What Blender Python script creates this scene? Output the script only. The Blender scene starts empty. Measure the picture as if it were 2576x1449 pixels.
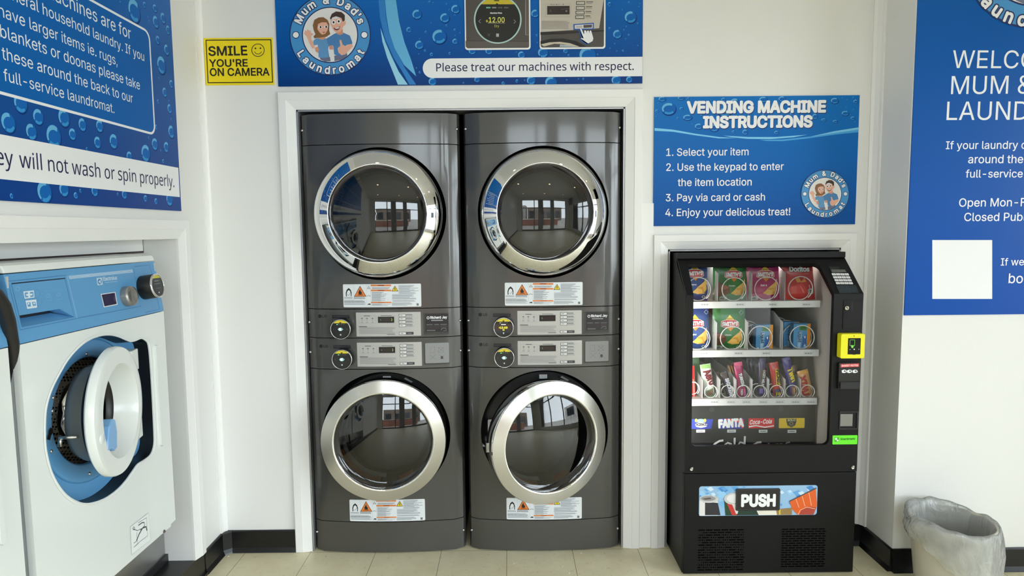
import bpy, bmesh, math, random
from mathutils import Matrix, Vector
from mathutils.geometry import tessellate_polygon, interpolate_bezier, delaunay_2d_cdt
random.seed(7)
sc = bpy.context.scene
COL = sc.collection
R = math.radians
# ------------------------------------------------------------------ camera
IW, IH = 2576, 1449
FPX, PITCH, YAW, ROLL, CD, CH = 1636.2, .0885, .0038, -.0096, 2.845, 1.4409
_fw = Vector((math.sin(YAW)*math.cos(PITCH), math.cos(YAW)*math.cos(PITCH), -math.sin(PITCH)))
_rt = Vector((math.cos(YAW), -math.sin(YAW), 0)); _up = _rt.cross(_fw)
_rt, _up = math.cos(ROLL)*_rt+math.sin(ROLL)*_up, -math.sin(ROLL)*_rt+math.cos(ROLL)*_up
CAMP = Vector((0, -CD, CH))
cd = bpy.data.cameras.new('camera'); cam = bpy.data.objects.new('camera', cd); COL.objects.link(cam)
cd.sensor_width = 36; cd.lens = FPX/IW*36; cd.clip_start = .05
cam.matrix_world = Matrix(((_rt.x, _up.x, -_fw.x, CAMP.x), (_rt.y, _up.y, -_fw.y, CAMP.y), (_rt.z, _up.z, -_fw.z, CAMP.z), (0, 0, 0, 1)))
sc.camera = cam
# ------------------------------------------------------------------ light
w = bpy.data.worlds.new('sky'); sc.world = w; w.use_nodes = True
bg = w.node_tree.nodes['Background']; bg.inputs[0].default_value = (.89, .96, 1.05, 1); bg.inputs[1].default_value = 9.2
sc.view_settings.view_transform = 'Standard'; sc.view_settings.look = 'None'
sc.view_settings.gamma = 1; sc.view_settings.exposure = 0.24
sc.view_settings.use_curve_mapping = False
RX, FY, CZ = 3.7, -5.6, 3.0          # right glazing plane, front glazing plane, ceiling height
def portal(name, loc, rot, sx, sy):
    l = bpy.data.lights.new(name, 'AREA'); l.shape = 'RECTANGLE'; l.size = sx; l.size_y = sy; l.cycles.is_portal = True
    o = bpy.data.objects.new(name, l); COL.objects.link(o); o.location = loc; o.rotation_euler = rot
portal('daylight_portal_right', (RX-.02, -3.0, 1.285), (0, R(90), 0), 2.13, 3.8)
portal('daylight_portal_front', (1.2, FY+.02, 1.45), (R(90), 0, 0), 4.2, 2.7)
c = sc.cycles
c.use_denoising = True; c.max_bounces = 8; c.diffuse_bounces = 5; c.glossy_bounces = 4; c.transmission_bounces = 6
c.transparent_max_bounces = 16; c.caustics_reflective = False; c.caustics_refractive = False; c.sample_clamp_indirect = 6

# ------------------------------------------------------------------ materials
def lin(v): v /= 255; return v/12.92 if v <= .04045 else ((v+.055)/1.055)**2.4
MC = {}
def mat(r, g, b, rough=.5, metal=0, coat=0, emit=0, spec=.5, aniso=0, noise=0, bump=0, bscale=60):
    k = (r, g, b, rough, metal, coat, emit, spec, aniso, noise, bump, bscale)
    if k in MC: return MC[k]
    m = bpy.data.materials.new('paint_%d_%d_%d' % (r, g, b)); m.use_nodes = True
    n = m.node_tree; p = n.nodes['Principled BSDF']
    colr = (lin(r), lin(g), lin(b), 1)
    p.inputs['Base Color'].default_value = colr; p.inputs['Roughness'].default_value = rough
    p.inputs['Metallic'].default_value = metal; p.inputs['Specular IOR Level'].default_value = spec
    p.inputs['Coat Weight'].default_value = coat; p.inputs['Coat Roughness'].default_value = .08
    if emit:
        p.inputs['Emission Color'].default_value = colr; p.inputs['Emission Strength'].default_value = emit
    if aniso:
        p.inputs['Anisotropic Rotation'].default_value = .25
        p.inputs['Anisotropic'].default_value = aniso
        t = n.nodes.new('ShaderNodeTangent'); t.direction_type = 'RADIAL'; t.axis = 'Y'; n.links.new(t.outputs[0], p.inputs['Tangent'])
    if noise or bump:
        tc = n.nodes.new('ShaderNodeTexCoord'); nz = n.nodes.new('ShaderNodeTexNoise'); nz.inputs['Scale'].default_value = bscale
        nz.inputs['Detail'].default_value = 4
        n.links.new(tc.outputs['Object'], nz.inputs['Vector'])
        if noise:
            mx = n.nodes.new('ShaderNodeMix'); mx.data_type = 'RGBA'
            mx.inputs[6].default_value = tuple(x*(1-noise) for x in colr[:3])+(1,); mx.inputs[7].default_value = tuple(min(1, x*(1+noise)) for x in colr[:3])+(1,)
            n.links.new(nz.outputs['Fac'], mx.inputs[0]); n.links.new(mx.outputs[2], p.inputs['Base Color'])
        if bump:
            bp = n.nodes.new('ShaderNodeBump'); bp.inputs['Strength'].default_value = bump; bp.inputs['Distance'].default_value = .002
            n.links.new(nz.outputs['Fac'], bp.inputs['Height']); n.links.new(bp.outputs[0], p.inputs['Normal'])
    MC[k] = m; return m
def glassmat(name, tint, refl_ior=1.5, rough=.01, film=0, filmcol=(.6, .65, .7)):
    m = bpy.data.materials.new(name); m.use_nodes = True; n = m.node_tree; n.nodes.remove(n.nodes['Principled BSDF'])
    out = n.nodes['Material Output']; t = n.nodes.new('ShaderNodeBsdfTransparent'); t.inputs[0].default_value = tint+(1,)
    g = n.nodes.new('ShaderNodeBsdfGlossy'); g.inputs['Roughness'].default_value = rough
    f = n.nodes.new('ShaderNodeFresnel'); f.inputs[0].default_value = refl_ior
    mx = n.nodes.new('ShaderNodeMixShader'); n.links.new(f.outputs[0], mx.inputs[0]); n.links.new(g.outputs[0], mx.inputs[2])
    if film:
        d = n.nodes.new('ShaderNodeBsdfDiffuse'); d.inputs[0].default_value = filmcol+(1,)
        tl = n.nodes.new('ShaderNodeBsdfTranslucent'); tl.inputs[0].default_value = filmcol+(1,)
        ad = n.nodes.new('ShaderNodeMixShader'); ad.inputs[0].default_value = .45; n.links.new(d.outputs[0], ad.inputs[1]); n.links.new(tl.outputs[0], ad.inputs[2])
        m2 = n.nodes.new('ShaderNodeMixShader'); m2.inputs[0].default_value = film
        n.links.new(t.outputs[0], m2.inputs[1]); n.links.new(ad.outputs[0], m2.inputs[2]); n.links.new(m2.outputs[0], mx.inputs[1])
    else: n.links.new(t.outputs[0], mx.inputs[1])
    n.links.new(mx.outputs[0], out.inputs[0]); return m
WALL = mat(233, 233, 231, .55, bump=.12, bscale=220)
TRIM = mat(240, 240, 239, .35)
BLACKSK = mat(17, 17, 18, .28)
WHITE = mat(244, 244, 242, .4)
BLK = mat(12, 12, 13, .4)
def floor_mat():
    m = bpy.data.materials.new('vinyl_tile'); m.use_nodes = True; n = m.node_tree; p = n.nodes['Principled BSDF']
    tc = n.nodes.new('ShaderNodeTexCoord')
    n1 = n.nodes.new('ShaderNodeTexNoise'); n1.inputs['Scale'].default_value = 7; n1.inputs['Detail'].default_value = 8; n1.inputs['Roughness'].default_value = .65
    n2 = n.nodes.new('ShaderNodeTexNoise'); n2.inputs['Scale'].default_value = 45; n2.inputs['Detail'].default_value = 5
    for q in (n1, n2): n.links.new(tc.outputs['Object'], q.inputs['Vector'])
    r1 = n.nodes.new('ShaderNodeValToRGB'); r1.color_ramp.elements[0].position = .3; r1.color_ramp.elements[1].position = .72
    r1.color_ramp.elements[0].color = (lin(222), lin(211), lin(176), 1); r1.color_ramp.elements[1].color = (lin(238), lin(229), lin(196), 1)
    n.links.new(n1.outputs['Fac'], r1.inputs[0])
    r2 = n.nodes.new('ShaderNodeValToRGB'); r2.color_ramp.elements[0].position = .28; r2.color_ramp.elements[1].position = .4
    r2.color_ramp.elements[0].color = (.72, .7, .66, 1); r2.color_ramp.elements[1].color = (1, 1, 1, 1)
    n.links.new(n2.outputs['Fac'], r2.inputs[0])
    mu = n.nodes.new('ShaderNodeMix'); mu.data_type = 'RGBA'; mu.blend_type = 'MULTIPLY'; mu.inputs[0].default_value = .6
    n.links.new(r1.outputs[0], mu.inputs[6]); n.links.new(r2.outputs[0], mu.inputs[7])
    br = n.nodes.new('ShaderNodeTexBrick'); br.offset = 0; br.inputs['Scale'].default_value = 1
    br.inputs['Brick Width'].default_value = .2955; br.inputs['Row Height'].default_value = .2955; br.inputs['Mortar Size'].default_value = .0012; br.inputs['Mortar Smooth'].default_value = .2
    mp = n.nodes.new('ShaderNodeMapping'); mp.inputs['Location'].default_value = (.024, .02, 0)
    n.links.new(tc.outputs['Object'], mp.inputs[0]); n.links.new(mp.outputs[0], br.inputs[0])
    m3 = n.nodes.new('ShaderNodeMix'); m3.data_type = 'RGBA'; m3.inputs[7].default_value = (lin(120), lin(110), lin(88), 1)
    n.links.new(br.outputs['Fac'], m3.inputs[0]); n.links.new(mu.outputs[2], m3.inputs[6]); n.links.new(m3.outputs[2], p.inputs['Base Color'])
    p.inputs['Roughness'].default_value = .42
    return m
def ramp_mat(name, z0, z1, stops, rough=.35):
    # printed vertical colour blend of a poster (object Z)
    m = bpy.data.materials.new(name); m.use_nodes = True; n = m.node_tree; p = n.nodes['Principled BSDF']; p.inputs['Roughness'].default_value = rough; p.inputs['Specular IOR Level'].default_value = .2
    tc = n.nodes.new('ShaderNodeTexCoord'); s = n.nodes.new('ShaderNodeSeparateXYZ'); mr = n.nodes.new('ShaderNodeMapRange')
    mr.inputs[1].default_value = z0; mr.inputs[2].default_value = z1; r = n.nodes.new('ShaderNodeValToRGB')
    n.links.new(tc.outputs['Object'], s.inputs[0]); n.links.new(s.outputs[2], mr.inputs[0]); n.links.new(mr.outputs[0], r.inputs[0]); n.links.new(r.outputs[0], p.inputs['Base Color'])
    e = r.color_ramp.elements
    while len(e) < len(stops): e.new(.5)
    for q, (pos, cc) in zip(e, stops): q.position = pos; q.color = (lin(cc[0]), lin(cc[1]), lin(cc[2]), 1)
    return m

# ------------------------------------------------------------------ geometry helpers
def ray_local(fr, u, v):
    d = _fw+_rt*((u-IW/2)/FPX)-_up*((v-IH/2)/FPX)
    inv = fr.inverted(); return inv @ CAMP, inv.to_3x3() @ d
def plane_at(fr, y0, u, v):            # where the sight line of a photo point meets the plane y=y0 of a frame -> (x,z) on it
    o, d = ray_local(fr, u, v); t = (y0-o.y)/d.y; return (o.x+d.x*t, o.z+d.z*t)
def frame(loc=(0, 0, 0), rz=0, rx=0): return Matrix.Translation(loc) @ Matrix.Rotation(rz, 4, 'Z') @ Matrix.Rotation(rx, 4, 'X')
TC = {}                 # glyph outlines, filled by the non-zero winding rule
import os
FONTS = {}
for _k, _f in (('inter', 'Inter.woff2'), ('noto', 'NotoSansMath-Regular.woff2')):    # faces shipped with Blender, else its default face
    try: FONTS[_k] = bpy.data.fonts.load(os.path.join(bpy.utils.resource_path('LOCAL'), 'datafiles', 'fonts', _f))
    except Exception: FONTS[_k] = None
FACE = ['inter']
def shifts(b): return [(0, 0)] if not b else [(0, 0)]+[(b*math.cos(a*2*math.pi/(16 if b > .04 else 8)), b*math.sin(a*2*math.pi/(16 if b > .04 else 8))) for a in range(16 if b > .04 else 8)]
def text_geo(s, shear=0, res=3):
    k = (s, shear, res, FACE[0])
    if k not in TC:
        cu = bpy.data.curves.new('t', 'FONT')
        if FONTS[FACE[0]]: cu.font = FONTS[FACE[0]]
        cu.body = s; cu.size = 1; cu.shear = shear
        ob = bpy.data.objects.new('t', cu); COL.objects.link(ob)
        cv = ob.to_curve(bpy.context.evaluated_depsgraph_get()); loops = []
        for sp in cv.splines:
            bp = sp.bezier_points; L = []
            for i in range(len(bp)):
                p, q = bp[i], bp[(i+1) % len(bp)]
                pts = [p.co] if (p.handle_right-p.co).length+(q.co-q.handle_left).length < 1e-6 else interpolate_bezier(p.co, p.handle_right, q.handle_left, q.co, res+2)[:-1]
                L += [(v.x, v.y) for v in pts]
            L = [p for i, p in enumerate(L) if abs(p[0]-L[i-1][0])+abs(p[1]-L[i-1][1]) > 1e-6]
            if len(L) > 2: loops.append((L, min(p[0] for p in L), max(p[0] for p in L), min(p[1] for p in L), max(p[1] for p in L)))
        ob.to_curve_clear(); bpy.data.objects.remove(ob); bpy.data.curves.remove(cu)
        V, Ed = [], []
        for l in loops: n0, n = len(V), len(l[0]); V += [Vector(p) for p in l[0]]; Ed += [(n0+i, n0+(i+1) % n) for i in range(n)]
        vs, fs = [], []
        if V:
            ov, _, of = delaunay_2d_cdt(V, Ed, [], 0, 1e-5)[:3]; vs = [(v.x, v.y) for v in ov]
            for f in of:
                x = sum(vs[i][0] for i in f)/len(f); y = sum(vs[i][1] for i in f)/len(f); wn = 0
                for L, xa, xb, ya, yb in loops:
                    if not (xa < x < xb and ya < y < yb): continue
                    for i in range(len(L)):
                        (x1, y1), (x2, y2) = L[i-1], L[i]
                        if (y1 > y) != (y2 > y) and (x2-x1)*(y-y1)/(y2-y1)+x1 > x: wn += 1 if y2 > y1 else -1
                if wn: fs.append(tuple(f))
        TC[k] = (vs, fs)
    return TC[k]
class M:
    def __init__(s): s.v = []; s.f = []; s.fm = []; s.mats = []; s.sm = []; s.y = 0; s.fr = None; s.crop = (0, 0, 1); s.warp = None; s.clip = None; s.eps = .00006
    def add(s, vs, fs, m, smooth=False):
        if m not in s.mats: s.mats.append(m)
        i = s.mats.index(m); b = len(s.v); s.v += [tuple(p) for p in vs]
        for f in fs: s.f.append([b+j for j in f]); s.fm.append(i); s.sm.append(smooth)
    def box(s, x0, x1, y0, y1, z0, z1, m):
        s.add([(x, y, z) for x in (x0, x1) for y in (y0, y1) for z in (z0, z1)], [(0, 1, 3, 2), (4, 6, 7, 5), (0, 4, 5, 1), (2, 3, 7, 6), (0, 2, 6, 4), (1, 5, 7, 3)], m)
    def prism(s, loops, y0, y1, m, axis='y', smooth=False):      # loops: outline + holes in 2D, swept along an axis
        if not isinstance(loops[0][0], (tuple, list)): loops = [loops]
        flat = [p for l in loops for p in l]; N = len(flat)
        tri = tessellate_polygon([[Vector((p[0], p[1], 0)) for p in l] for l in loops])
        mk = {'y': lambda p, t: (p[0], t, p[1]), 'z': lambda p, t: (p[0], p[1], t), 'x': lambda p, t: (t, p[0], p[1])}[axis]
        vs = [mk(p, y0) for p in flat]+[mk(p, y1) for p in flat]
        s.add(vs, [tuple(t) for t in tri]+[tuple(N+i for i in reversed(t)) for t in tri], m)
        b = 0
        for l in loops:
            n = len(l); s.add([mk(p, y0) for p in l]+[mk(p, y1) for p in l], [(i, (i+1) % n, n+(i+1) % n, n+i) for i in range(n)], m, smooth)
    def lathe(s, prof, m, cx=0, cz=0, n=72, a0=0, a1=360, smooth=True, cy=0):    # profile (r,y) turned about the Y axis
        full = abs(a1-a0) >= 360; k = n if full else n+1; vs = []
        for i in range(k):
            a = R(a0+(a1-a0)*i/n); vs += [(cx+r*math.cos(a), cy+y, cz+r*math.sin(a)) for r, y in prof]
        P = len(prof); fs = []
        for i in range(n):
            j = (i+1) % k
            for q in range(P-1): fs.append((i*P+q, i*P+q+1, j*P+q+1, j*P+q))
        s.add(vs, fs, m, smooth)
    def lathez(s, prof, m, cx=0, cy=0, n=48):
        vs = [(cx+r*math.cos(2*math.pi*i/n), cy+r*math.sin(2*math.pi*i/n), z) for i in range(n) for r, z in prof]; P = len(prof)
        s.add(vs, [(i*P+q, i*P+q+1, ((i+1) % n)*P+q+1, ((i+1) % n)*P+q) for i in range(n) for q in range(P-1)], m, True)
    def tube(s, pts, r, m, n=8):
        pts = [Vector(p) for p in pts]; vs = []; K = len(pts)
        up = Vector((.13, .31, .94))
        for i, p in enumerate(pts):
            t = (pts[min(i+1, K-1)]-pts[max(i-1, 0)]).normalized(); a = t.cross(up).normalized(); b = t.cross(a)
            rr = r(i/(K-1)) if callable(r) else r
            vs += [p+a*rr*math.cos(2*math.pi*q/n)+b*rr*math.sin(2*math.pi*q/n) for q in range(n)]
        fs = [(i*n+q, i*n+(q+1) % n, (i+1)*n+(q+1) % n, (i+1)*n+q) for i in range(K-1) for q in range(n)]
        fs += [tuple(range(n)), tuple(range((K-1)*n, K*n))]; s.add(vs, fs, m, True)
    def ball(s, c, r, m, n=12):
        vs = []; fs = []
        for i in range(n//2+1):
            a = math.pi*i/(n//2)
            vs += [(c[0]+r*math.sin(a)*math.cos(2*math.pi*j/n), c[1]+r*math.sin(a)*math.sin(2*math.pi*j/n), c[2]+r*math.cos(a)) for j in range(n)]
        for i in range(n//2):
            for j in range(n): fs.append((i*n+j, i*n+(j+1) % n, (i+1)*n+(j+1) % n, (i+1)*n+j))
        s.add(vs, fs, m, True)
    # ---- flat printing on the plane y = s.y of the frame, later layers lie a hair in front
    def art(s, y, fr=None, crop=(0, 0, 1), warp=None, eps=None):
        s.y = y; s.y0 = y; s.fr = fr; s.crop = crop; s.warp = warp
        if eps: s.eps = eps
        return s
    def c(s, p):
        if s.fr is None: return p
        return plane_at(s.fr, s.y0, s.crop[0]+p[0]/s.crop[2], s.crop[1]+p[1]/s.crop[2])
    def raw(s, vs, fs, m):
        k = s.clip
        if k and any(not (k[0] <= x <= k[2] and k[1] <= z <= k[3]) for x, z in vs):
            bm = bmesh.new(); bv = [bm.verts.new((x, 0, z)) for x, z in vs]
            for f in fs:
                try: bm.faces.new([bv[i] for i in f])
                except ValueError: pass
            for co, no in (((k[0], 0, 0), (-1, 0, 0)), ((k[2], 0, 0), (1, 0, 0)), ((0, 0, k[1]), (0, 0, -1)), ((0, 0, k[3]), (0, 0, 1))):
                bmesh.ops.bisect_plane(bm, geom=bm.verts[:]+bm.edges[:]+bm.faces[:], plane_co=co, plane_no=no, clear_outer=True)
            bm.verts.index_update(); vs = [(v.co.x, v.co.z) for v in bm.verts]; fs = [[q.index for q in f.verts] for f in bm.faces]; bm.free()
            if not fs: return
        if s.warp:
            bm = bmesh.new(); bv = [bm.verts.new((x, 0, z)) for x, z in vs]
            for f in fs:
                try: bm.faces.new([bv[i] for i in f])
                except ValueError: pass
            xs = [p[0] for p in vs]; zs = [p[1] for p in vs]; st = s.wstep
            for ax, lo, hi in ((0, min(xs), max(xs)), (2, min(zs), max(zs))):
                if st[0 if ax == 0 else 1] is None: continue
                d = st[0 if ax == 0 else 1]; k = math.floor(lo/d)+1
                while k*d < hi:
                    co = [0, 0, 0]; co[ax] = k*d; no = [0, 0, 0]; no[ax] = 1
                    bmesh.ops.bisect_plane(bm, geom=bm.verts[:]+bm.edges[:]+bm.faces[:], plane_co=co, plane_no=no); k += 1
            bm.verts.index_update()
            s.add([(v.co.x, s.y+s.warp(v.co.x, v.co.z), v.co.z) for v in bm.verts], [[q.index for q in f.verts] for f in bm.faces], m); bm.free()
        else: s.add([(x, s.y, z) for x, z in vs], fs, m)
    wstep = (.04, None)
    def poly(s, pts, m, holes=(), up=True, cv=True):
        loops = [[s.c(p) for p in pts] if cv else list(pts)]+[[s.c(p) for p in h] if cv else list(h) for h in holes]
        flat = [p for l in loops for p in l]
        if len(loops) == 1 and len(flat) <= 4: fs = [tuple(range(len(flat)))]
        else: fs = [tuple(t) for t in tessellate_polygon([[Vector((p[0], p[1], 0)) for p in l] for l in loops])]
        if up: s.y -= s.eps
        s.raw(flat, fs, m)
    def rect(s, x0, y0, x1, y1, m, up=True):
        s.poly([(x0, y0), (x1, y0), (x1, y1), (x0, y1)], m, up=up)
    def bx(s, x0, y0, x1, y1):            # axis-aligned box of two corner points, in plane metres
        a, b = s.c((x0, y0)), s.c((x1, y1)); return min(a[0], b[0]), min(a[1], b[1]), max(a[0], b[0]), max(a[1], b[1])
    @staticmethod
    def rr(x0, z0, x1, z1, r, n=6):
        P = []
        for cx, cz, a in ((x1-r, z0+r, -90), (x1-r, z1-r, 0), (x0+r, z1-r, 90), (x0+r, z0+r, 180)):
            P += [(cx+r*math.cos(R(a+90*i/n)), cz+r*math.sin(R(a+90*i/n))) for i in range(n+1)]
        return P
    def rrect(s, x0, y0, x1, y1, r, m, line=0, up=True):       # r, line in metres
        b = s.bx(x0, y0, x1, y1)
        s.poly(s.rr(*b, r), m, holes=[s.rr(b[0]+line, b[1]+line, b[2]-line, b[3]-line, max(r-line, .0002))] if line else (), up=up, cv=False)
    def ell(s, x, y, rx, ry, m, rot=0, up=True, n=20, a0=0, a1=360, hole=0):
        ca, sa = math.cos(R(rot)), math.sin(R(rot))
        def q(k, a): u, v = rx*k*math.cos(R(a)), ry*k*math.sin(R(a)); return (x+u*ca-v*sa, y+u*sa+v*ca)
        if hole and a1-a0 < 360:
            s.poly([q(1, a0+(a1-a0)*i/n) for i in range(n+1)]+[q(hole, a1-(a1-a0)*i/n) for i in range(n+1)], m, up=up); return
        P = [q(1, a0+(a1-a0)*i/n) for i in range(n)]
        s.poly(P, m, holes=[[q(hole, 360*i/n) for i in range(n)]] if hole else (), up=up)
    def line(s, pts, wd, m, up=True):     # stroke, width in metres
        P = [Vector(s.c(p)) for p in pts]; L = []; Rr = []
        for i, p in enumerate(P):
            t = (P[min(i+1, len(P)-1)]-P[max(i-1, 0)]); t = t.normalized() if t.length else Vector((1, 0)); n = Vector((-t.y, t.x))*wd/2
            L.append(tuple(p+n)); Rr.append(tuple(p-n))
        K = len(P)
        if up: s.y -= s.eps
        s.raw(L+Rr, [(i, i+1, K+i+1, K+i) for i in range(K-1)], m)
    def text(s, t, p0, p1, m, vs=1, bold=0, shear=0, sub=None, scale=None, up=True, outline=None, res=3):
        vv, ff = text_geo(t, shear, res); sv = text_geo(sub, shear, res)[0] if sub else vv
        xa, xb = min(p[0] for p in sv), max(p[0] for p in sv); full = max(p[0] for p in vv)
        if p0 is None:
            b = Vector(s.c(p1)); k = scale; d = Vector((1, 0)); a = b-d*(full-xa)*k
        else:
            a = Vector(s.c(p0))
            if p1 is None: d = Vector((1, 0)); k = scale
            else:
                b = Vector(s.c(p1)); d = b-a; k = d.length/(xb-xa); d.normalize()
        n = Vector((-d.y, d.x)); a = a+d*bold*k*.5
        if outline: s.glyphs(vv, ff, a, d*k, n*k*vs, xa, outline[0], bold+outline[1])
        s.glyphs(vv, ff, a, d*k, n*k*vs, xa, m, bold); return k
    def glyphs(s, vv, ff, a, dx, dy, xa, m, bold):
        s.y -= s.eps
        for u, v in shifts(bold):
            s.raw([tuple(a+dx*(x-xa+u)+dy*(y+v)) for x, y in vv], ff, m); s.y -= .000008
    def bars(s, x0, y0, x1, y1, n, m, fill=.5, lo=.6, seed=1):   # unreadably small print
        rg = random.Random(seed); s.y -= s.eps
        for i in range(n):
            a = y0+(y1-y0)*i/n; b = a+(y1-y0)/n*fill
            s.rect(x0, a, x0+(x1-x0)*(lo+(1-lo)*rg.random()), b, m, up=False)
    def build(s, name, parent=None, mx=None, bevel=0, smooth_angle=None, merge=False):
        me = bpy.data.meshes.new(name); me.from_pydata(s.v, [], s.f)
        for q in s.mats: me.materials.append(q)
        me.polygons.foreach_set('material_index', s.fm); me.polygons.foreach_set('use_smooth', s.sm)
        me.validate(); me.update()
        bm = bmesh.new(); bm.from_mesh(me)
        if bevel or merge: bmesh.ops.remove_doubles(bm, verts=bm.verts, dist=1e-5)
        if bevel or merge or not hasattr(s, 'y0'): bmesh.ops.recalc_face_normals(bm, faces=bm.faces)
        bm.to_mesh(me); bm.free()
        o = bpy.data.objects.new(name, me); COL.objects.link(o)
        if parent: o.parent = parent
        if mx is not None: o.matrix_basis = mx
        if bevel:
            b = o.modifiers.new('edge', 'BEVEL'); b.width = bevel; b.segments = 2; b.limit_method = 'ANGLE'; b.angle_limit = R(40)
        if smooth_angle: me.polygons.foreach_set('use_smooth', [True]*len(me.polygons)); me.set_sharp_from_angle(angle=R(smooth_angle))
        return o
def thing(name, label, cat, mx, group=None):
    o = bpy.data.objects.new(name, None); o.empty_display_size = .1; COL.objects.link(o); o.matrix_basis = mx
    return tag(o, label, cat, group)
def tag(o, label, cat, group=None):
    o['label'] = label; o['category'] = cat
    if group: o['group'] = group
    return o
def struct(o): o['kind'] = 'structure'; return o
def boolean(o, cutters):
    for q in cutters:
        md = o.modifiers.new('cut', 'BOOLEAN'); md.object = q; md.operation = 'DIFFERENCE'; md.solver = 'EXACT'
    dg = bpy.context.evaluated_depsgraph_get(); me = bpy.data.meshes.new_from_object(o.evaluated_get(dg)); o.modifiers.clear(); o.data = me
    for q in cutters: bpy.data.objects.remove(q)
# ------------------------------------------------------------------ the room
LX, RWX, NWY = -1.305, 1.590, -.239     # left wall plane, return wall plane, near right wall plane
DX0, DX1, DZ = -.905, .504, 1.963       # dryer opening
VX0, VX1, VZ = .692, 1.450, 1.352       # vending opening
WY0, WY1, WZ0, WZ1 = -1.98, -.281, .105, 1.421   # washer opening in the left wall
m = M(); m.box(-2.4, RX+.1, FY-.1, 1.1, -.05, 0, floor_mat()); struct(m.build('floor'))
m = M(); m.box(-2.2, RX+.1, FY-.1, 1.15, CZ, CZ+.08, mat(232, 230, 224, .7)); struct(m.build('ceiling'))
m = M(); T = .12
m.box(LX-T, DX0, 0, T, 0, CZ, WALL); m.box(DX0, DX1, 0, T, DZ, CZ, WALL); m.box(DX1, VX0, 0, T, 0, CZ, WALL)
m.box(VX0, VX1, 0, T, VZ, CZ, WALL); m.box(VX1, RWX, 0, T, 0, CZ, WALL)
DK = mat(40, 39, 38, .7)
m.box(LX-T, RX, 1.0, 1.06, 0, CZ, DK); m.box(DX0-.08, DX0-.03, T, 1.0, 0, CZ, DK); m.box(DX1+.03, DX1+.08, T, 1.0, 0, CZ, DK)
m.box(VX1+.03, VX1+.08, T, 1.0, 0, CZ, DK)
m.box(DX0-.08, VX1+.08, T, 1.0, 2.2, 2.25, DK)
struct(m.build('wall_back'))
m = M()
m.box(LX-T, LX, WY1, 0, 0, CZ, WALL); m.box(LX-T, LX, WY0, WY1, WZ1, CZ, WALL); m.box(LX-T, LX, FY, WY0, 0, CZ, WALL)
struct(m.build('wall_left'))
for nm, bb, mt in (('wall_rear', (LX-.95, LX-.9, WY0-.1, WY1+.1, 0, CZ), DK), ('wall_far', (LX-.95, LX-T, WY1, WY1+.05, 0, CZ), WALL), ('wall_near', (LX-.95, LX-T, WY0-.05, WY0, 0, CZ), WALL)):
    m = M(); m.box(*bb, mt); struct(m.build(nm))
m = M(); m.box(LX-.95, LX-.13, WY0, WY1-.004, 1.374, 1.46, TRIM); m.box(LX-.9, LX-T, WY0, WY1, CZ-.1, CZ, DK)   # boxed-in board above the washers
m.box(LX-.137, LX-.1305, WY0, WY1, 1.367, 1.374, mat(60, 50, 50, .6)); m.box(LX-.137, LX-.1305, WY1-.004, WY1, 1.367, 1.46, mat(60, 50, 50, .6))
struct(m.build('trim_8'))
m = M(); m.box(RWX, RWX+.12, NWY, 0, 0, CZ, WALL); m.box(RWX+.12, RX, NWY, NWY+.12, 0, CZ, WALL); struct(m.build('wall_right'))
m = M()                                                     # glazed right side: sill wall, mullions, header
FRM = mat(58, 60, 62, .4)
m.box(RX, RX+.1, -4.95, NWY+.1, 0, .22, WALL); m.box(RX, RX+.1, -5.6, NWY+.1, 2.35, CZ, WALL); m.box(RX, RX+.1, -1.1, NWY+.1, 0, CZ, WALL); m.box(RX, RX+.1, FY, -4.9, 0, CZ, WALL)
for y in (-1.1, -2.35, -3.6, -4.9): m.box(RX+.02, RX+.08, y-.03, y+.03, .22, 2.35, FRM)
m.box(RX+.02, RX+.08, -4.9, -1.1, 2.0, 2.06, FRM)
struct(m.build('wall_side'))
m = M()
m.box(LX-.1, -.9, FY-.1, FY, 0, CZ, WALL); m.box(3.3, RX+.1, FY-.1, FY, 0, CZ, WALL); m.box(-.9, 3.3, FY-.1, FY, 2.80, CZ, WALL)
m.box(-.9, 3.3, FY-.1, FY, 0, .1, FRM)
for x in (-.9, .2, 3.3): m.box(x-.035, x+.035, FY-.08, FY-.02, .1, 2.80, FRM)
m.box(.55, 1.0, FY-.1, FY, .1, 2.80, mat(120, 122, 120, .6)); m.box(1.7, 2.05, FY-.1, FY, .1, 2.80, mat(120, 122, 120, .6)); m.box(-.9, 3.3, FY-.08, FY-.02, 2.0, 2.06, FRM)
struct(m.build('wall_front'))
PANE = glassmat('clear_pane', (.96, .98, .97), 1.3)
for i, (a, b) in enumerate(((-4.9, -3.6), (-3.6, -2.35), (-2.35, -1.1))):
    m = M(); m.box(RX+.045, RX+.051, a+.03, b-.03, .22, 2.35, PANE); struct(m.build('window_%d' % (i+1)))
for i, (a, b) in enumerate(((-.865, .165), (.235, .55), (1.0, 1.7), (2.05, 3.265))):
    m = M(); m.box(a, b, FY-.053, FY-.047, .1, 2.80, PANE); struct(m.build('window_%d' % (i+4)))
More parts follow.
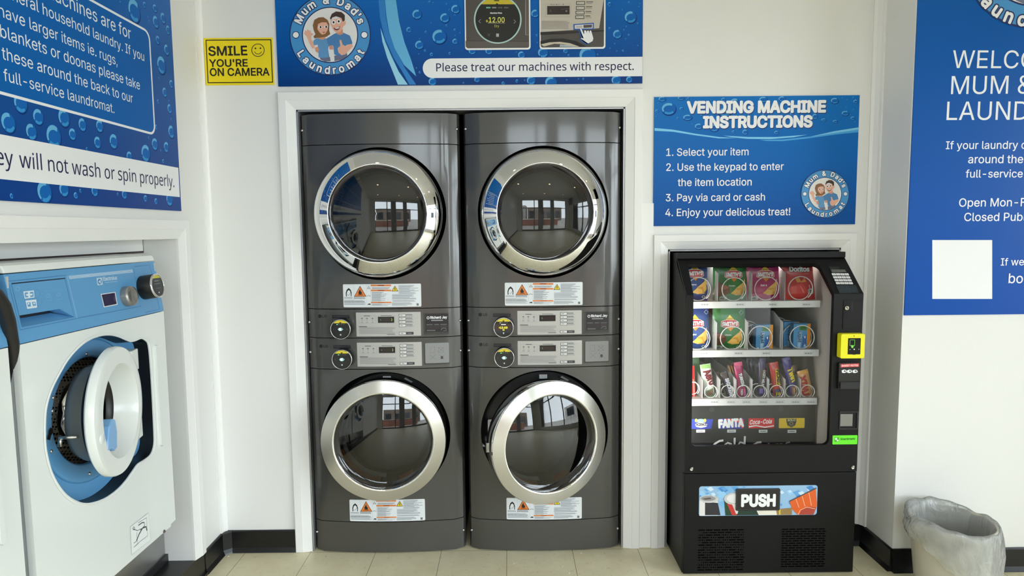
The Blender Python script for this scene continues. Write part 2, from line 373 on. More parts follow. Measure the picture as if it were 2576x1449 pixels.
# outside: pavement, brick wall, building fronts seen only through the windows and in the shiny doors
m = M(); m.box(-12, 22, -22, FY-.1, -.12, -.06, mat(165, 160, 152, .8, noise=.15, bscale=3)); m.box(RX+.1, 22, FY-.1, 12, -.12, -.06, mat(165, 160, 152, .8, noise=.15, bscale=3)); struct(m.build('floor_outside'))
bw = M(); bw.box(-3, 3.6, FY-3.2, FY-3.0, -.06, .75, mat(150, 92, 74, .8, noise=.25, bscale=14)); bw.box(-3.05, 3.65, FY-3.25, FY-2.95, .75, .82, mat(190, 184, 172, .7)); tag(bw.build('garden_wall'), 'low red brick wall with pale capping across the street front', 'wall')
for nm, bb, cc, lb in (('shop_building', (-14, -1.5, -17, -14, -.06, 3.4), (150, 148, 142), 'pale grey single-storey shop across the street'), ('shop_building', (-1.2, 7, -18, -14.5, -.06, 3.0), (120, 104, 92), 'brown brick shop across the street'), ('shop_terrace', (15, 18, -9, 6, -.06, 2.6), (196, 192, 184), 'white terrace of shops on the side street')):
    b = M(); b.box(*bb, mat(*cc, .8, noise=.1, bscale=2)); o = tag(b.build(nm), lb, 'building')
    x0, x1, y0, y1 = bb[:4]; wide = x1-x0 > 5
    for k in range(4):
        wn = M()
        if wide: q = x0+(x1-x0)*(k+.2)/4; wn.box(q, q+(x1-x0)*.15, y1-.02, y1+.03, .6, 2.2, mat(40, 46, 52, .1))
        else: q = y0+(y1-y0)*(k+.2)/4; wn.box(x0-.03, x0+.02, q, q+(y1-y0)*.15, .6, 2.2, mat(40, 46, 52, .1))
        wn.build('window', o)
m = M(); m.box(-3, 4.2, FY-.9, FY-.12, 2.9, 3.0, mat(150, 150, 148, .6)); tag(m.build('added_blocker'), 'flat grey awning added outside the front windows to hold back sky light', 'blocker')  # unseen slab, added to cut the daylight through the front windows
for i in range(3):
    for j in range(3):
        m = M(); x, y = -.6+1.55*i, -1.25-1.6*j; m.lathez([(.062, CZ), (.062, CZ-.008), (.045, CZ-.008), (.045, CZ-.002)], TRIM, x, y, 20); m.lathez([(.045, CZ-.004), (0, CZ-.004)], mat(255, 226, 180, emit=28), x, y, 20)
        tag(m.build('ceiling_light'), 'small round warm downlight set into the white ceiling', 'ceiling light', 'ceiling downlights')
# casings: flat outer band, bevelled inner band, slim metal edge
def casing(name, x0, x1, z0, z1, prof, mx, metal=True):
    m = M(); K = len(prof); vs = []
    for d, t in prof: vs += [(x0-d, -t, z0), (x0-d, -t, z1+d), (x1+d, -t, z1+d), (x1+d, -t, z0)]
    m.add(vs, [(4*i+j, 4*i+j+1, 4*i+j+5, 4*i+j+4) for i in range(K-1) for j in range(3)], TRIM)
    if metal:
        AL = mat(176, 176, 178, .3, .6); DL = mat(105, 103, 104, .4)
        for a, b, y0, mm in ((0, .0035, -.006, DL), (.0035, .009, -.010, AL)):
            m.box(x0+a, x0+b, y0, .1, z0, z1-a, mm); m.box(x1-b, x1-a, y0, .1, z0, z1-a, mm); m.box(x0+a, x1-a, y0, .1, z1-b, z1-a, mm)
    return struct(m.build(name, mx=mx))
PROF = [(-.0006, -.002), (-.0006, .007), (.036, .017), (.039, .019), (.070, .019), (.073, .016), (.073, -.002)]
casing('trim_1', DX0, DX1, 0, DZ, PROF, frame()); casing('trim_2', VX0, VX1, 0, VZ, [(d*.87, t) for d, t in PROF], frame())
LF = frame((LX, 0, 0), R(90))            # left wall seen from the front: x runs along the wall, y into it
casing('trim_3', WY0, WY1, WZ0, WZ1, PROF, LF, metal=False)
m = M(); m.prism([(LX, -.034), (LX+.006, -.036), (LX+.008, -.020), (LX+.012, -.010), (LX+.019, -.006), (LX+.019, 0), (LX, 0)], .1, CZ, TRIM, 'z'); struct(m.build('trim_4'))
m = M(); m.prism([(RWX, -.040), (RWX-.007, -.040), (RWX-.010, -.028), (RWX-.022, -.012), (RWX-.034, -.008), (RWX-.034, 0), (RWX, 0)], .1, CZ, TRIM, 'z'); struct(m.build('trim_5'))
m = M(); m.box(DX1+.073, VX0-.064, -.009, .001, 0, VZ+.2, TRIM); struct(m.build('trim_6'))
def skirt(name, pts, h=.1):              # black cove skirting with a toe, along floor points
    m = M()
    for (a, b) in zip(pts, pts[1:]):
        a, b = Vector(a+(0,)), Vector(b+(0,)); d = (b-a).normalized(); n = Vector((d.y, -d.x, 0)); k = len(SK); vs = []
        for q in (a, b): vs += [q+n*t+Vector((0, 0, z)) for t, z in SK]
        m.add(vs, [(i, (i+1) % k, k+(i+1) % k, k+i) for i in range(k)]+[tuple(range(k)), tuple(range(k, 2*k))], BLACKSK)
    return struct(m.build(name))
SK = [(0, 0), (.018, 0), (.016, .005), (.009, .02), (.008, .055), (.008, .094), (.005, .1), (0, .1)]
skirt('baseboard_back', [(LX+.02, 0), (DX0-.073, 0)]); skirt('baseboard_left', [(LX, -.20), (LX, -.03), (LX+.035, 0)])
skirt('baseboard_right', [(VX1+.066, 0), (RWX, 0), (RWX, NWY), (RX, NWY)])
m = M(); m.box(LX-.2, LX+.006, FY, -.2, 0, WZ0, BLACKSK); m.box(LX+.006, LX+.016, FY, -.2, 0, .012, BLACKSK)
m.box(LX-.118, LX-.104, WY0, WY1, WZ0, WZ0+.03, mat(34, 34, 36, .35))
struct(m.build('trim_7'))
# ------------------------------------------------------------------ wall posters
SW = mat(240, 241, 244, .4); NAVY = mat(20, 20, 74, .4); YEL = mat(246, 222, 8, .4); INK = mat(24, 22, 18, .45)
BLU = [(0, (0, 58, 132)), (.35, (0, 90, 172)), (1, (6, 108, 190))]
PR = dict(rough=.5, spec=.2); D_SH = mat(0, 46, 112, **PR); D_MID = mat(10, 100, 182, **PR); D_HI = mat(104, 180, 226, **PR); D_LO = mat(56, 148, 212, **PR)
LOGOB = mat(66, 146, 208, .4); LOGON = mat(10, 30, 92, .4)
def droplet(m, x, y, r, el=1.0, rot=0, sgn=-1):
    # printed water drop in plane units (x right, y up or photo-down by sgn)
    def sh(dx, dy, k, mt, up=True):
        m.ell(x+dx*r, y+dy*r*sgn, r*k, r*k*el, mt, rot=rot, up=up, n=18)
    sh(.06, -.1, 1.06, D_SH); sh(0, 0, 1, D_MID)
    P = []
    n = 9
    for i in range(n+1): a = R(60+150*i/n); P.append((math.cos(a)*.96, math.sin(a)*.96))
    for i in range(n+1): a = R(210-150*i/n); P.append((math.cos(a)*.80+.08, math.sin(a)*.66-.10))
    ca, sa = math.cos(R(rot)), math.sin(R(rot))
    f = lambda p: (x+(p[0]*ca-p[1]*el*sa)*r, y+(p[0]*sa+p[1]*el*ca)*r*sgn)
    m.poly([f(p) for p in P], D_HI)
    P = [(math.cos(R(230+90*i/n))*.92, math.sin(R(230+90*i/n))*.92) for i in range(n+1)]+[(math.cos(R(320-90*i/n))*.70+.02, math.sin(R(320-90*i/n))*.58) for i in range(n+1)]
    m.poly([f(p) for p in P], D_LO, up=False)
def drops(m, area, n, r0, r1, seed, avoid=(), sgn=-1):
    rg = random.Random(seed); done = []
    for _ in range(n*6):
        if len(done) >= n: break
        x, y = rg.uniform(area[0], area[2]), rg.uniform(area[1], area[3]); r = r0+(r1-r0)*rg.random()**3
        if any(a[0]-r < x < a[2]+r and a[1]-r < y < a[3]+r for a in avoid): continue
        if any((x-p)**2+(y-q)**2 < (r+s+2)**2 for p, q, s in done): continue
        done.append((x, y, r)); y0 = m.y; droplet(m, x, y, r, rg.uniform(.8, 1.35), rg.uniform(-25, 25), sgn); m.y = y0
    m.y -= m.eps*5
def logo(m, cx, cy, Rr, sgn=-1):
    # round shop emblem: ring with lettering, two people in blue shirts in the middle. sgn -1: photo-down units
    E = lambda x, y, rx, ry, mt, **k: m.ell(cx+x*Rr, cy+sgn*y*Rr, rx*Rr, ry*Rr, mt, **k)
    def Pg(pts, mt): m.poly([(cx+x*Rr, cy+sgn*y*Rr) for x, y in pts], mt)
    E(0, 0, 1.0, 1.0, LOGON, n=64); E(0, 0, .975, .975, LOGOB, n=64); E(0, 0, .69, .69, LOGON, n=64); E(0, 0, .665, .665, mat(232, 230, 230, .4), n=64)
    for sx in (-1, 1): E(sx*.84, 0, .09, .09, LOGON); E(sx*.84, 0, .072, .072, SW)
    u = (Vector(m.c((cx+Rr, cy)))-Vector(m.c((cx-Rr, cy)))).length/2
    ctr = Vector(m.c((cx, cy)))
    def arc(t, a0, a1, rr, size, bot):
        n = len(t)
        # spread the letters by their own widths
        wd = [.36 if ch == ' ' else max(q[0] for q in text_geo(ch)[0])-min(q[0] for q in text_geo(ch)[0])+.16 for ch in t]
        tot = sum(wd); s = 0
        for ch, q in zip(t, wd):
            a = a0+(a1-a0)*(s+q/2)/tot; s += q
            if ch == ' ': continue
            vv, ff = text_geo(ch)
            mx = (max(p[0] for p in vv)+min(p[0] for p in vv))/2
            d = Vector((math.cos(R(a)), math.sin(R(a)))); up = -d if bot else d; rt = Vector((up.y, -up.x)); b = ctr+d*rr*u
            y0 = m.y
            for mt, bo in ((LOGON, .085), (SW, .032)): m.glyphs(vv, ff, b, rt*size*u, up*size*u, mx, mt, bo)
            m.y = y0
        m.y -= 2*m.eps
    arc("Mum & Dad's", 162, 17, .745, .35, False); arc("Laundromat", 205, 336, .93, .34, True)
    SK1, SK2 = mat(232, 176, 152, .5), mat(214, 150, 124, .5); SH1, SH2 = mat(92, 150, 200, .5), mat(70, 126, 182, .5)
    HB, HD, PT = mat(134, 92, 52, .5), mat(62, 42, 34, .5), mat(108, 112, 138, .5)
    k = .15
    q = lambda x, y: ((x-860)/675, -(y-577)/675)
    L = lambda *pts: [q(*p) for p in pts]
    Pg(L((690, 940), (860, 945), (868, 1015), (780, 1020), (700, 985)), PT); Pg(L((930, 920), (1150, 900), (1140, 935), (1060, 985), (935, 1012)), PT)
    Pg(L((430, 560), (450, 500), (475, 520), (490, 485), (515, 510), (535, 500), (545, 545), (585, 560), (545, 600), (550, 650), (610, 740), (600, 800), (565, 800), (520, 720), (490, 640), (470, 600)), SK1)
    Pg(L((580, 680), (620, 640), (680, 630), (740, 640), (800, 640), (850, 690), (830, 820), (850, 945), (760, 960), (670, 950), (665, 800), (655, 740), (595, 750)), SH1)
    Pg(L((800, 640), (930, 560), (975, 540), (1080, 540), (1190, 590), (1225, 690), (1230, 725), (1130, 745), (1140, 900), (1000, 930), (930, 900), (915, 760), (840, 770)), SH2)
    Pg(L((845, 760), (905, 745), (915, 820), (850, 820)), SK2); Pg(L((610, 790), (660, 770), (680, 820), (660, 880), (620, 850)), SK2)
    Pg(L((1015, 665), (1045, 660), (1070, 740), (1110, 760), (1225, 725), (1240, 770), (1160, 850), (1110, 900), (1050, 915), (1000, 870), (985, 800), (1030, 760)), SK1)
    Pg(L((680, 560), (770, 590), (790, 640), (730, 660), (670, 640)), SK2); Pg(L((960, 520), (1070, 480), (1080, 560), (1020, 580), (970, 560)), SK2)
    Pg(L((575, 420), (600, 330), (670, 290), (750, 285), (820, 330), (850, 400), (845, 500), (865, 565), (800, 610), (600, 635), (585, 600), (620, 570), (590, 500)), HB)
    Pg(L((660, 400), (720, 370), (800, 370), (830, 420), (820, 500), (780, 560), (730, 575), (690, 540), (650, 480)), SK1)
    Pg(L((870, 330), (1050, 300), (1080, 350), (1120, 350), (1120, 400), (1080, 440), (1040, 520), (990, 545), (935, 520), (900, 470), (870, 400)), SK1)
    Pg(L((860, 300), (890, 230), (960, 190), (1050, 200), (1105, 250), (1105, 340), (1070, 360), (1050, 300), (960, 270), (900, 290), (875, 330)), HD)
    for x, y in ((700, 450), (795, 445)): m.ell(cx+q(x, y)[0]*Rr, cy+sgn*q(x, y)[1]*Rr, .045*Rr, .035*Rr, SW); m.ell(cx+q(x+3, y)[0]*Rr, cy+sgn*q(x, y)[1]*Rr, .022*Rr, .028*Rr, INK)
    for x, y in ((920, 370), (1005, 355)): m.ell(cx+q(x, y)[0]*Rr, cy+sgn*q(x, y)[1]*Rr, .05*Rr, .055*Rr, SW); m.ell(cx+q(x, y)[0]*Rr, cy+sgn*q(x, y)[1]*Rr, .024*Rr, .03*Rr, INK)
    Pg(L((920, 460), (980, 455), (1030, 435), (1010, 490), (970, 505), (935, 490)), mat(120, 40, 36, .5)); Pg(L((930, 462), (985, 458), (1018, 445), (1005, 470), (965, 480)), SW)
    Pg(L((730, 530), (785, 525), (760, 552)), mat(190, 96, 92, .5))
def poster(name, label, cat, fr, box, y, base, art, crop, parent_group=None):
    # box: plane metres in the frame's (x,z); the sheet is a thing, its print a part
    root = tag(bpy.data.objects.new(name, None), label, cat); COL.objects.link(root); root.matrix_basis = fr
    b = M(); b.box(box[0], box[2], y, y+.005, box[1], box[3], base); b.build('panel', root)
    a = M(); a.art(y, fr, crop); a.clip = box; art(a); a.build('print', root)
    return root
WF = frame((0, 0, 0))
# yellow camera notice
def art_smile(a):
    Yb = a.bx(517, 100, 687, 208); a.poly(a.rr(*Yb, .002), INK, holes=[a.rr(Yb[0]+.004, Yb[1]+.004, Yb[2]-.004, Yb[3]-.004, .001)], cv=False)
    a.crop = (0, 0, 2.414)
    a.text('SMILE', (1268, 338), (1500, 334), INK, bold=.02, vs=.95); a.text("YOU'RE", (1272, 405), (1503, 403), INK, bold=.02, vs=.9); a.text('ON CAMERA', (1276, 461), (1635, 458), INK, bold=.02)
    a.ell(1567, 305, 40, 40, INK, n=32, hole=.9); a.ell(1552, 294, 5, 5, INK); a.ell(1582, 293, 5, 5, INK, up=False); a.ell(1567, 308, 23, 22, INK, a0=15, a1=165, hole=.85, up=False)
x0, z1 = plane_at(WF, -.004, 512, 96); x1, z0 = plane_at(WF, -.004, 690, 213)
poster('camera_notice', 'small yellow SMILE YOU\'RE ON CAMERA notice on the white wall', 'sign', WF, (x0, z0, x1, z1), -.004, YEL, art_smile, (0, 0, 1))
# big sign over the dryers
def art_dry(a):
    z = 2.7116; Q = lambda pts: [(690+x/z, y/z) for x, y in pts]
    G = [mat(96, 180, 226, .35), mat(150, 212, 238, .35), mat(24, 124, 202, .35)]
    a.poly([(958, -170), (952, 0), (956, 45), (968, 95), (990, 145), (1012, 180), (1030, 213), (1047, 213), (1018, 170), (995, 125), (978, 80), (970, 40), (968, -170)], G[2])
    a.poly([(972, -170), (969, 0), (972, 40), (979, 80), (993, 122), (1016, 163), (1047, 192), (1034, 150), (1017, 105), (1004, 55), (996, 0), (1000, -170)], G[0])
    a.poly([(957, 70), (962, 105), (974, 145), (988, 180), (1001, 213), (1026, 213), (1003, 180), (984, 140), (969, 105)], G[1])
    av = [(1165, -200, 1338, 127), (1354, -200, 1527, 125), (1060, 144, 1640, 196), (690, -100, 1045, 300)]
    big = [(1049, 36, 12), (1119, 45, 12, ), (1105, 92, 18), (1055, 113, 11), (1146, 23, 11), (1586, 43, 15), (1553, 86, 11), (1346, 34, 10), (1366, 132, 13), (1478, 138, 21), (1312, 138, 9), (1088, 205, 10), (1336, 202, 11), (1386, 207, 15), (1200, 200, 7), (1550, 201, 12), (1583, 200, 8), (1230, 128, 9), (1188, 128, 9), (1029, 75, 7), (1145, 104, 7), (1423, 128, 6)]
    y0 = a.y
    for q in big: a.y = y0; droplet(a, q[0], q[1], q[2], 1.0, 12)
    a.y = y0; drops(a, (1030, -80, 1610, 210), 70, 1.5, 5, 3, av+[(q[0]-q[2], q[1]-q[2], q[0]+q[2], q[1]+q[2]) for q in big])
    b = a.bx(1063, 147.5, 1640, 191.5); x1 = plane_at(WF, a.y0, 1616, 170)[0]; r = (b[3]-b[1])/2
    a.poly([(x1, b[1]), (x1, b[3])]+[(b[0]+r+r*math.cos(R(t)), b[1]+r+r*math.sin(R(t))) for t in range(90, 271, 12)], SW, cv=False)
    FACE[0] = 'noto'; a.text('Please treat our machines with respect.', (1097.5, 179.6), (1594, 176), NAVY, bold=.006); FACE[0] = 'inter'
    logo(a, 830.5, 88, 102.5)
    a.crop = (1140, 0, 6.133)
    for x0, x1, yb in ((172, 1192, 762), (1332, 2344, 750)):
        a.rrect(x0-6, -420, x1+3, yb+5, .012, SW); a.rrect(x0+14, -400, x1-20, yb-22, .008, mat(78, 72, 70, .4))
    a.line([(186, 632), (1168, 640)], .0012, mat(30, 26, 26)); a.poly([(190, 640), (1168, 648), (1165, 725), (195, 730)], mat(92, 85, 82, .4), up=False)
    a.rect(1112, -300, 1166, 545, mat(150, 142, 140, .4)); a.rect(1122, -300, 1166, 540, mat(96, 88, 86, .4))
    a.ell(688, 306, 368, 372, mat(176, 208, 206, .4), n=64); a.ell(688, 306, 345, 352, mat(22, 21, 22, .3), n=64)
    YY = mat(206, 186, 50, .4)
    a.poly([(688+346*math.cos(R(t)), 306+352*math.sin(R(t))) for t in range(-138, -41, 6)], YY)
    a.rect(632, 0, 710, 24, mat(90, 80, 20)); a.poly([(655, 72), (676, 48), (698, 72)], BLK, up=False)
    for x, cc in ((510, (120, 200, 190)), (600, (150, 155, 155)), (692, (90, 95, 95)), (785, (100, 105, 105))): a.rect(x, 112, x+66, 132, mat(*cc), up=False)
    a.text('Machine Price', (572, 216), (752, 215), SW, bold=.03); a.text('$', (505, 345), (536, 345), YY, bold=.02, vs=.7); a.text('12.00', (550, 350), (792, 350), mat(240, 238, 120, .4), bold=.01, vs=1.15)
    a.rect(535, 358, 800, 366, mat(150, 150, 130), up=False); a.text('Dry', (638, 425), (708, 425), mat(220, 215, 90, .4), vs=1.1)
    GR = mat(140, 140, 140); a.line([(425, 305), (395, 333), (425, 360)], .0011, SW); a.line([(935, 310), (965, 337), (935, 365)], .0011, SW, up=False)
    a.rect(664, 522, 706, 572, mat(180, 180, 180), up=False); a.line([(532, 522), (570, 565)], .0008, GR, up=False); a.line([(570, 522), (532, 565)], .0008, GR, up=False)
    # second picture
    PL = mat(196, 188, 176, .35)
    a.poly([(1346, -390), (2322, -390), (2320, 0), (2250, 440), (2180, 445), (1352, 500), (1348, 0)], PL)
    a.rrect(1422, 68, 1815, 262, .003, mat(140, 132, 122), line=.0008); a.rrect(1448, 98, 1796, 228, .001, mat(48, 36, 34, .3))
    a.text('SET', (1495, 86), (1735, 82), mat(110, 102, 95), vs=.15); a.line([(1500, 150), (1498, 180), (1512, 185)], .001, GR, up=False); a.ell(1746, 176, 14, 12, GR, up=False); a.line([(1655, 150), (1785, 140)], .0006, GR, up=False)
    for i, yy in enumerate((24, 100, 172, 242)):
        x = 1895-i*4; a.rrect(x, yy, x+138, yy+56, .002, mat(60, 54, 50)); a.rrect(x+10, yy+10, x+128, yy+46, .001, mat(200, 194, 184)); a.rect(x+22, yy+26, x+52, yy+33, mat(90, 84, 80), up=False)
        a.rect(x+155, yy+4, x+262-20*i//2, yy+17, mat(90, 84, 80), up=False); a.rect(x+152, yy+32, x+250, yy+39, mat(130, 124, 116), up=False)
    a.bars(1365, 330, 1800, 462, 7, mat(120, 112, 104), .28, .9)
    BX = mat(40, 92, 170, .4); a.poly([(1852, 378), (2168, 356), (2166, 460), (1856, 468)], BX); a.poly([(1874, 394), (2150, 376), (2148, 442), (1878, 448)], SW); a.poly([(2005, 392), (2140, 384), (2138, 432), (2008, 438)], mat(80, 72, 74), up=True); a.poly([(1884, 402), (1996, 396), (1998, 438), (1886, 440)], mat(188, 184, 178), up=False)
    a.poly([(1346, 500), (2330, 470), (2320, 490), (1346, 545)], mat(40, 34, 34)); a.poly([(1346, 640), (1500, 605), (1700, 600), (1900, 640), (2050, 725), (1950, 726), (1800, 680), (1650, 655), (1480, 660), (1348, 700)], mat(24, 20, 20)); a.poly([(1350, 690), (1480, 660), (1640, 650), (1800, 672), (1950, 726), (1860, 728), (1700, 690), (1560, 680), (1400, 722)], mat(206, 194, 176)); a.poly([(1650, 692), (1840, 712), (1860, 728), (1640, 728)], mat(170, 186, 194))
    HAND = [(1955, 448), (1978, 452), (2018, 540), (2020, 475), (2048, 478), (2060, 520), (2062, 482), (2088, 476), (2100, 522), (2104, 478), (2126, 478), (2150, 560), (2160, 600), (2148, 640), (2080, 676), (1968, 600), (1972, 590), (2012, 600), (1990, 545)]
    a.poly([(x-26, y+24) for x, y in HAND], BX); a.poly([(x-14, y+12) for x, y in HAND], BX, up=False); a.poly(HAND, SW)
x0 = plane_at(WF, -.006, 700, 214)[0]; x1, z0 = plane_at(WF, -.006, 1616, 209.5)
ZT = 2.62
m0 = ramp_mat('print_blue_dryer_sign', z0, ZT, [(0, (0, 56, 126)), (.3, (0, 84, 164)), (.7, (4, 104, 190)), (1, (6, 108, 194))])
poster('dryer_sign', 'wide blue sign with round shop emblem and two photos above the dryers', 'sign', WF, (x0, z0, x1, ZT), -.006, m0, art_dry, (0, 0, 1))
# vending instructions
def art_vend(a):
    a.crop = (1620, 220, 3.45)
    W1, W2 = mat(120, 200, 240, .35), mat(60, 160, 224, .35)
    a.poly([(92, 352), (250, 366), (450, 402), (650, 430), (800, 440), (650, 442), (450, 416), (250, 384), (92, 376)], W1)
    a.poly([(690, 418), (900, 430), (1150, 430), (1420, 410), (1300, 432), (1100, 448), (900, 446), (760, 432)], W1, up=False)
    a.poly([(1000, 455), (1200, 452), (1450, 425), (1650, 380), (1862, 346), (1861, 388), (1650, 410), (1400, 445), (1200, 466), (1060, 464)], W2, up=False)
    a.poly([(1450, 425), (1650, 380), (1862, 346), (1861, 366), (1650, 396)], W1)
    av = []; y0 = a.y
    for x, y, r, e in ((158, 100, 32, .7), (322, 92, 30, .6), (214, 185, 62, .85), (325, 185, 17, .8), (378, 260, 40, .6), (474, 338, 34, .75), (610, 350, 40, .8), (700, 215, 60, .6), (788, 130, 40, .9), (1035, 105, 36, .7), (1198, 100, 32, .75), (1655, 115, 34, .75), (1836, 122, 20, .8), (1748, 224, 34, .6), (1484, 252, 24, 1), (1560, 282, 22, .6), (1660, 295, 22, .6), (1812, 268, 20, .8), (878, 388, 24, 1), (1150, 392, 20, .8), (776, 386, 14, .9), (690, 105, 20, .8), (510, 240, 20, .6), (112, 205, 14, 1), (1288, 230, 20, .7), (920, 235, 18, .7), (1050, 232, 20, .9)):
        a.y = y0; droplet(a, x, y, r, e, 0); av.append((x-r, y-r, x+r, y+r))
    a.y = y0; drops(a, (100, 85, 1860, 330), 26, 5, 11, 5, av); T2 = mat(6, 50, 120)
    for t, p, q in (('VENDING MACHINE', (374, 220), (1567, 211)), ('INSTRUCTIONS', (514, 348), (1450, 340))):
        a.text(t, (p[0]+5, p[1]+8), (q[0]+5, q[1]+8), T2, bold=.05, vs=1.02); a.text(t, p, q, SW, bold=.045, vs=1.02)
    for t, p, q in (('1. Select your item', (192, 594), (905, 588)), ('2. Use the keypad to enter', (192, 724), (1210, 716)), ('the item location', (292, 856), (932, 850)), ('3. Pay via card or cash', (188, 988), (1047, 980)), ('4. Enjoy your delicious treat!', (184, 1117), (1266, 1108))):
        a.text(t, p, q, SW, bold=.008, vs=1.04)
    logo(a, 1570, 924, 210)
x0, z1 = plane_at(WF, -.005, 1646, 244); x1, z0 = plane_at(WF, -.005, 2151, 564)
m0 = ramp_mat('print_blue_vending_sign', z0, z1, [(0, (0, 78, 158)), (.5, (0, 100, 184)), (1, (0, 112, 194))])
poster('vending_sign', 'blue VENDING MACHINE INSTRUCTIONS sign with four white steps above the vending machine', 'sign', WF, (x0, z0, x1, z1), -.005, m0, art_vend, (0, 0, 1))
# welcome sign on the near right wall
NF = frame((0, NWY, 0))
def art_wel(a):
    a.crop = (2180, 0, 1.858)
    for t, s, p, q, b in (('WELCOME TO', 'WELC', (400, 318), (708, 319), 0), ("MUM & DAD'S", 'MUM', (394, 440), (660, 438), 0), ('LAUNDROMAT', 'LAUN', (373, 561), (668, 560), 0),
                          ("If your laundry doesn't", 'If your laundry', (370, 697), (706, 695), .006), ('around the', None, (474, 763), (730, 762), .006), ('full-service', None, (462, 830), (728, 829), .006),
                          ('Open Mon-Fri', 'Open Mon-', (431, 966), (706, 964), .006), ('Closed Public', 'Closed Pub', (455, 1033), (727, 1032), .006), ('If we', 'If w', (626, 1241), (708, 1240), .006)):
        a.text(t, p, q, SW, sub=s, bold=b)
    a.text('bo', (662, 1323), (728, 1323), SW, bold=.006)
    a.rect(306, 1122, 586, 1397, SW)
    a.crop = (0, 0, 1); logo(a, 2597, -106, 178)
x0 = RWX+.004; z0 = plane_at(NF, -.005, 2400, 792)[1]
m0 = ramp_mat('print_blue_welcome_sign', z0, 2.7, [(0, (0, 76, 170)), (1, (0, 92, 172))])
poster('welcome_sign', 'tall blue WELCOME sign with a blank white square above the waste bin', 'sign', NF, (x0, z0, 2.46, 2.70), -.005, m0, art_wel, (0, 0, 1))
# washer notice on the left wall
PF = frame((LX, -.74, 0), R(90))
def art_wash(a):
    xL = a.c((9, 206))[0]; z = 2.414; ys = a.y; a.y -= .0006; a.crop = (0, 0, z)
    A = lambda u, v: a.c((u, v))
    xr = A(938, 720)[0]; zb = A(0, 572)[1]; zt = A(862, 165)[1]
    a.poly(a.rr(-1.9, zb, xr, zt, .035), SW, cv=False); a.poly(a.rr(-1.89, zb+.008, xr-.008, zt-.008, .028), mat(0, 96, 176, rough=.5, spec=.2), cv=False)
    y0 = a.y; zb1, zb2 = A(0, 815)[1], A(0, 1087)[1]; x1 = A(1095, 1270)[0]
    a.poly([(-1.9, zb2), (x1, zb2), (x1, zb1), (-1.9, zb1)], SW, cv=False)
    for t, p in (('These machines are for', (795, 240)), ('general household laundry. If you', (875, 372)), ('have larger items ie. rugs,', (712, 398)), ('blankets or doonas please take', (849, 546)), ('these around the back to our', (806, 626)), ('full-service laundromat.', (693, 688))):
        b = A(*p); fr = a.fr; a.fr = None; a.text(t, (xL, b[1]), (b[0], b[1]), SW, vs=1.0); a.fr = fr
    p, q = A(118, 1010), A(1057, 1137); fr = a.fr; a.fr = None; zz = q[1]
    FACE[0] = 'noto'; k = a.text('will not wash or spin properly.', (p[0], zz), (q[0], zz), NAVY, vs=1.05); a.text('they', None, (p[0]-.022, zz), NAVY, vs=1.05, scale=k); FACE[0] = 'inter'
    a.y = y0 = ys; rg = random.Random(4)
    # drops, metres
    L = []
    for u, v, r in ((815, 65, .036), (980, 395, .030), (326, 828, .030), (690, 858, .022), (885, 930, .028), (232, 710, .020), (50, 745, .024), (388, 715, .024), (190, 800, .02), (440, 815, .016), (500, 757, .018), (592, 865, .017), (940, 875, .02), (1010, 893, .018), (605, 765, .018), (270, 1165, .028), (388, 1148, .02), (575, 1158, .016), (755, 1180, .014), (1030, 1208, .024), (125, 625, .024), (1040, 800, .022), (1000, 560, .016), (1012, 303, .018), (1030, 660, .016), (958, 243, .014), (990, 110, .018), (946, 133, .02), (1040, 510, .014), (785, 950, .016), (947, 1222, .01), (883, 1205, .011), (460, 1187, .009)):
        a.fr = fr; c0 = A(u, v); a.fr = None; L.append((c0[0], c0[1], r))
    xs = a.c
    for x, zc, r in L:
        if zb2-.005 < zc < zb1+.005: continue
        a.y = y0; droplet(a, x, zc, r, 1.1, rg.uniform(-20, 20), 1)
    for _ in range(160):
        x, zc, r = rg.uniform(-1.0, x1-.015), rg.uniform(1.54, 2.5), .004+.012*rg.random()**3
        if (zb2-r < zc < zb1+r) or (zb-r < zc < zt+r and x < xr+r) or any((x-p[0])**2+(zc-p[1])**2 < (r+p[2])**2 for p in L): continue
        L.append((x, zc, r)); a.y = y0; droplet(a, x, zc, r, rg.uniform(.9, 1.3), rg.uniform(-20, 20), 1)
    a.fr = fr
x1, z0 = plane_at(PF, -.006, 456.5, 531)
m0 = ramp_mat('print_blue_washer_sign', z0, 2.7, [(0, (10, 62, 140)), (.25, (0, 76, 152)), (.6, (0, 96, 176)), (1, (6, 108, 190))])
poster('washer_notice', 'large blue notice about household laundry above the white washing machines', 'sign', PF, (-1.9, z0, x1, 2.70), -.006, m0, art_wash, (0, 0, 1))
# ------------------------------------------------------------------ stacked dryers
BODY = mat(74, 73, 71, .3, metal=.2, coat=.6); BODYD = mat(36, 35, 34, .4); CHROME = mat(226, 226, 226, .035, metal=1); BRUSH = mat(206, 204, 198, .3, metal=1, aniso=.85)
STEEL = mat(190, 190, 188, .3, metal=1); GASK = mat(16, 16, 16, .3); PLATE = mat(190, 189, 186, .35, metal=.3); LABW = mat(232, 236, 240, .35)
DGLASS = glassmat('smoked_door_glass', (.6, .6, .59), 1.8, .015)
ORG, ORD = mat(226, 128, 56, .4), mat(196, 104, 48, .4); G1, G2, G3 = mat(150, 153, 158), mat(120, 120, 122), mat(92, 92, 94)
def bow(x, z=0): return -.037+.022*min(1, abs(x)/.297)**2
def plan(back=.06, w=.341):
    P = [(-w, back), (-w, .022), (-w+.008, .006), (-.297, -.015)]+[(-.297+.594*i/16, bow(-.297+.594*i/16)) for i in range(1, 16)]+[(.297, -.015), (w-.008, .006), (w, .022), (w, back)]
    return P
DRX, DLX = .149, -.553
DF = frame((DRX, 0, 0))
CC = (1160, 690, 5.366)
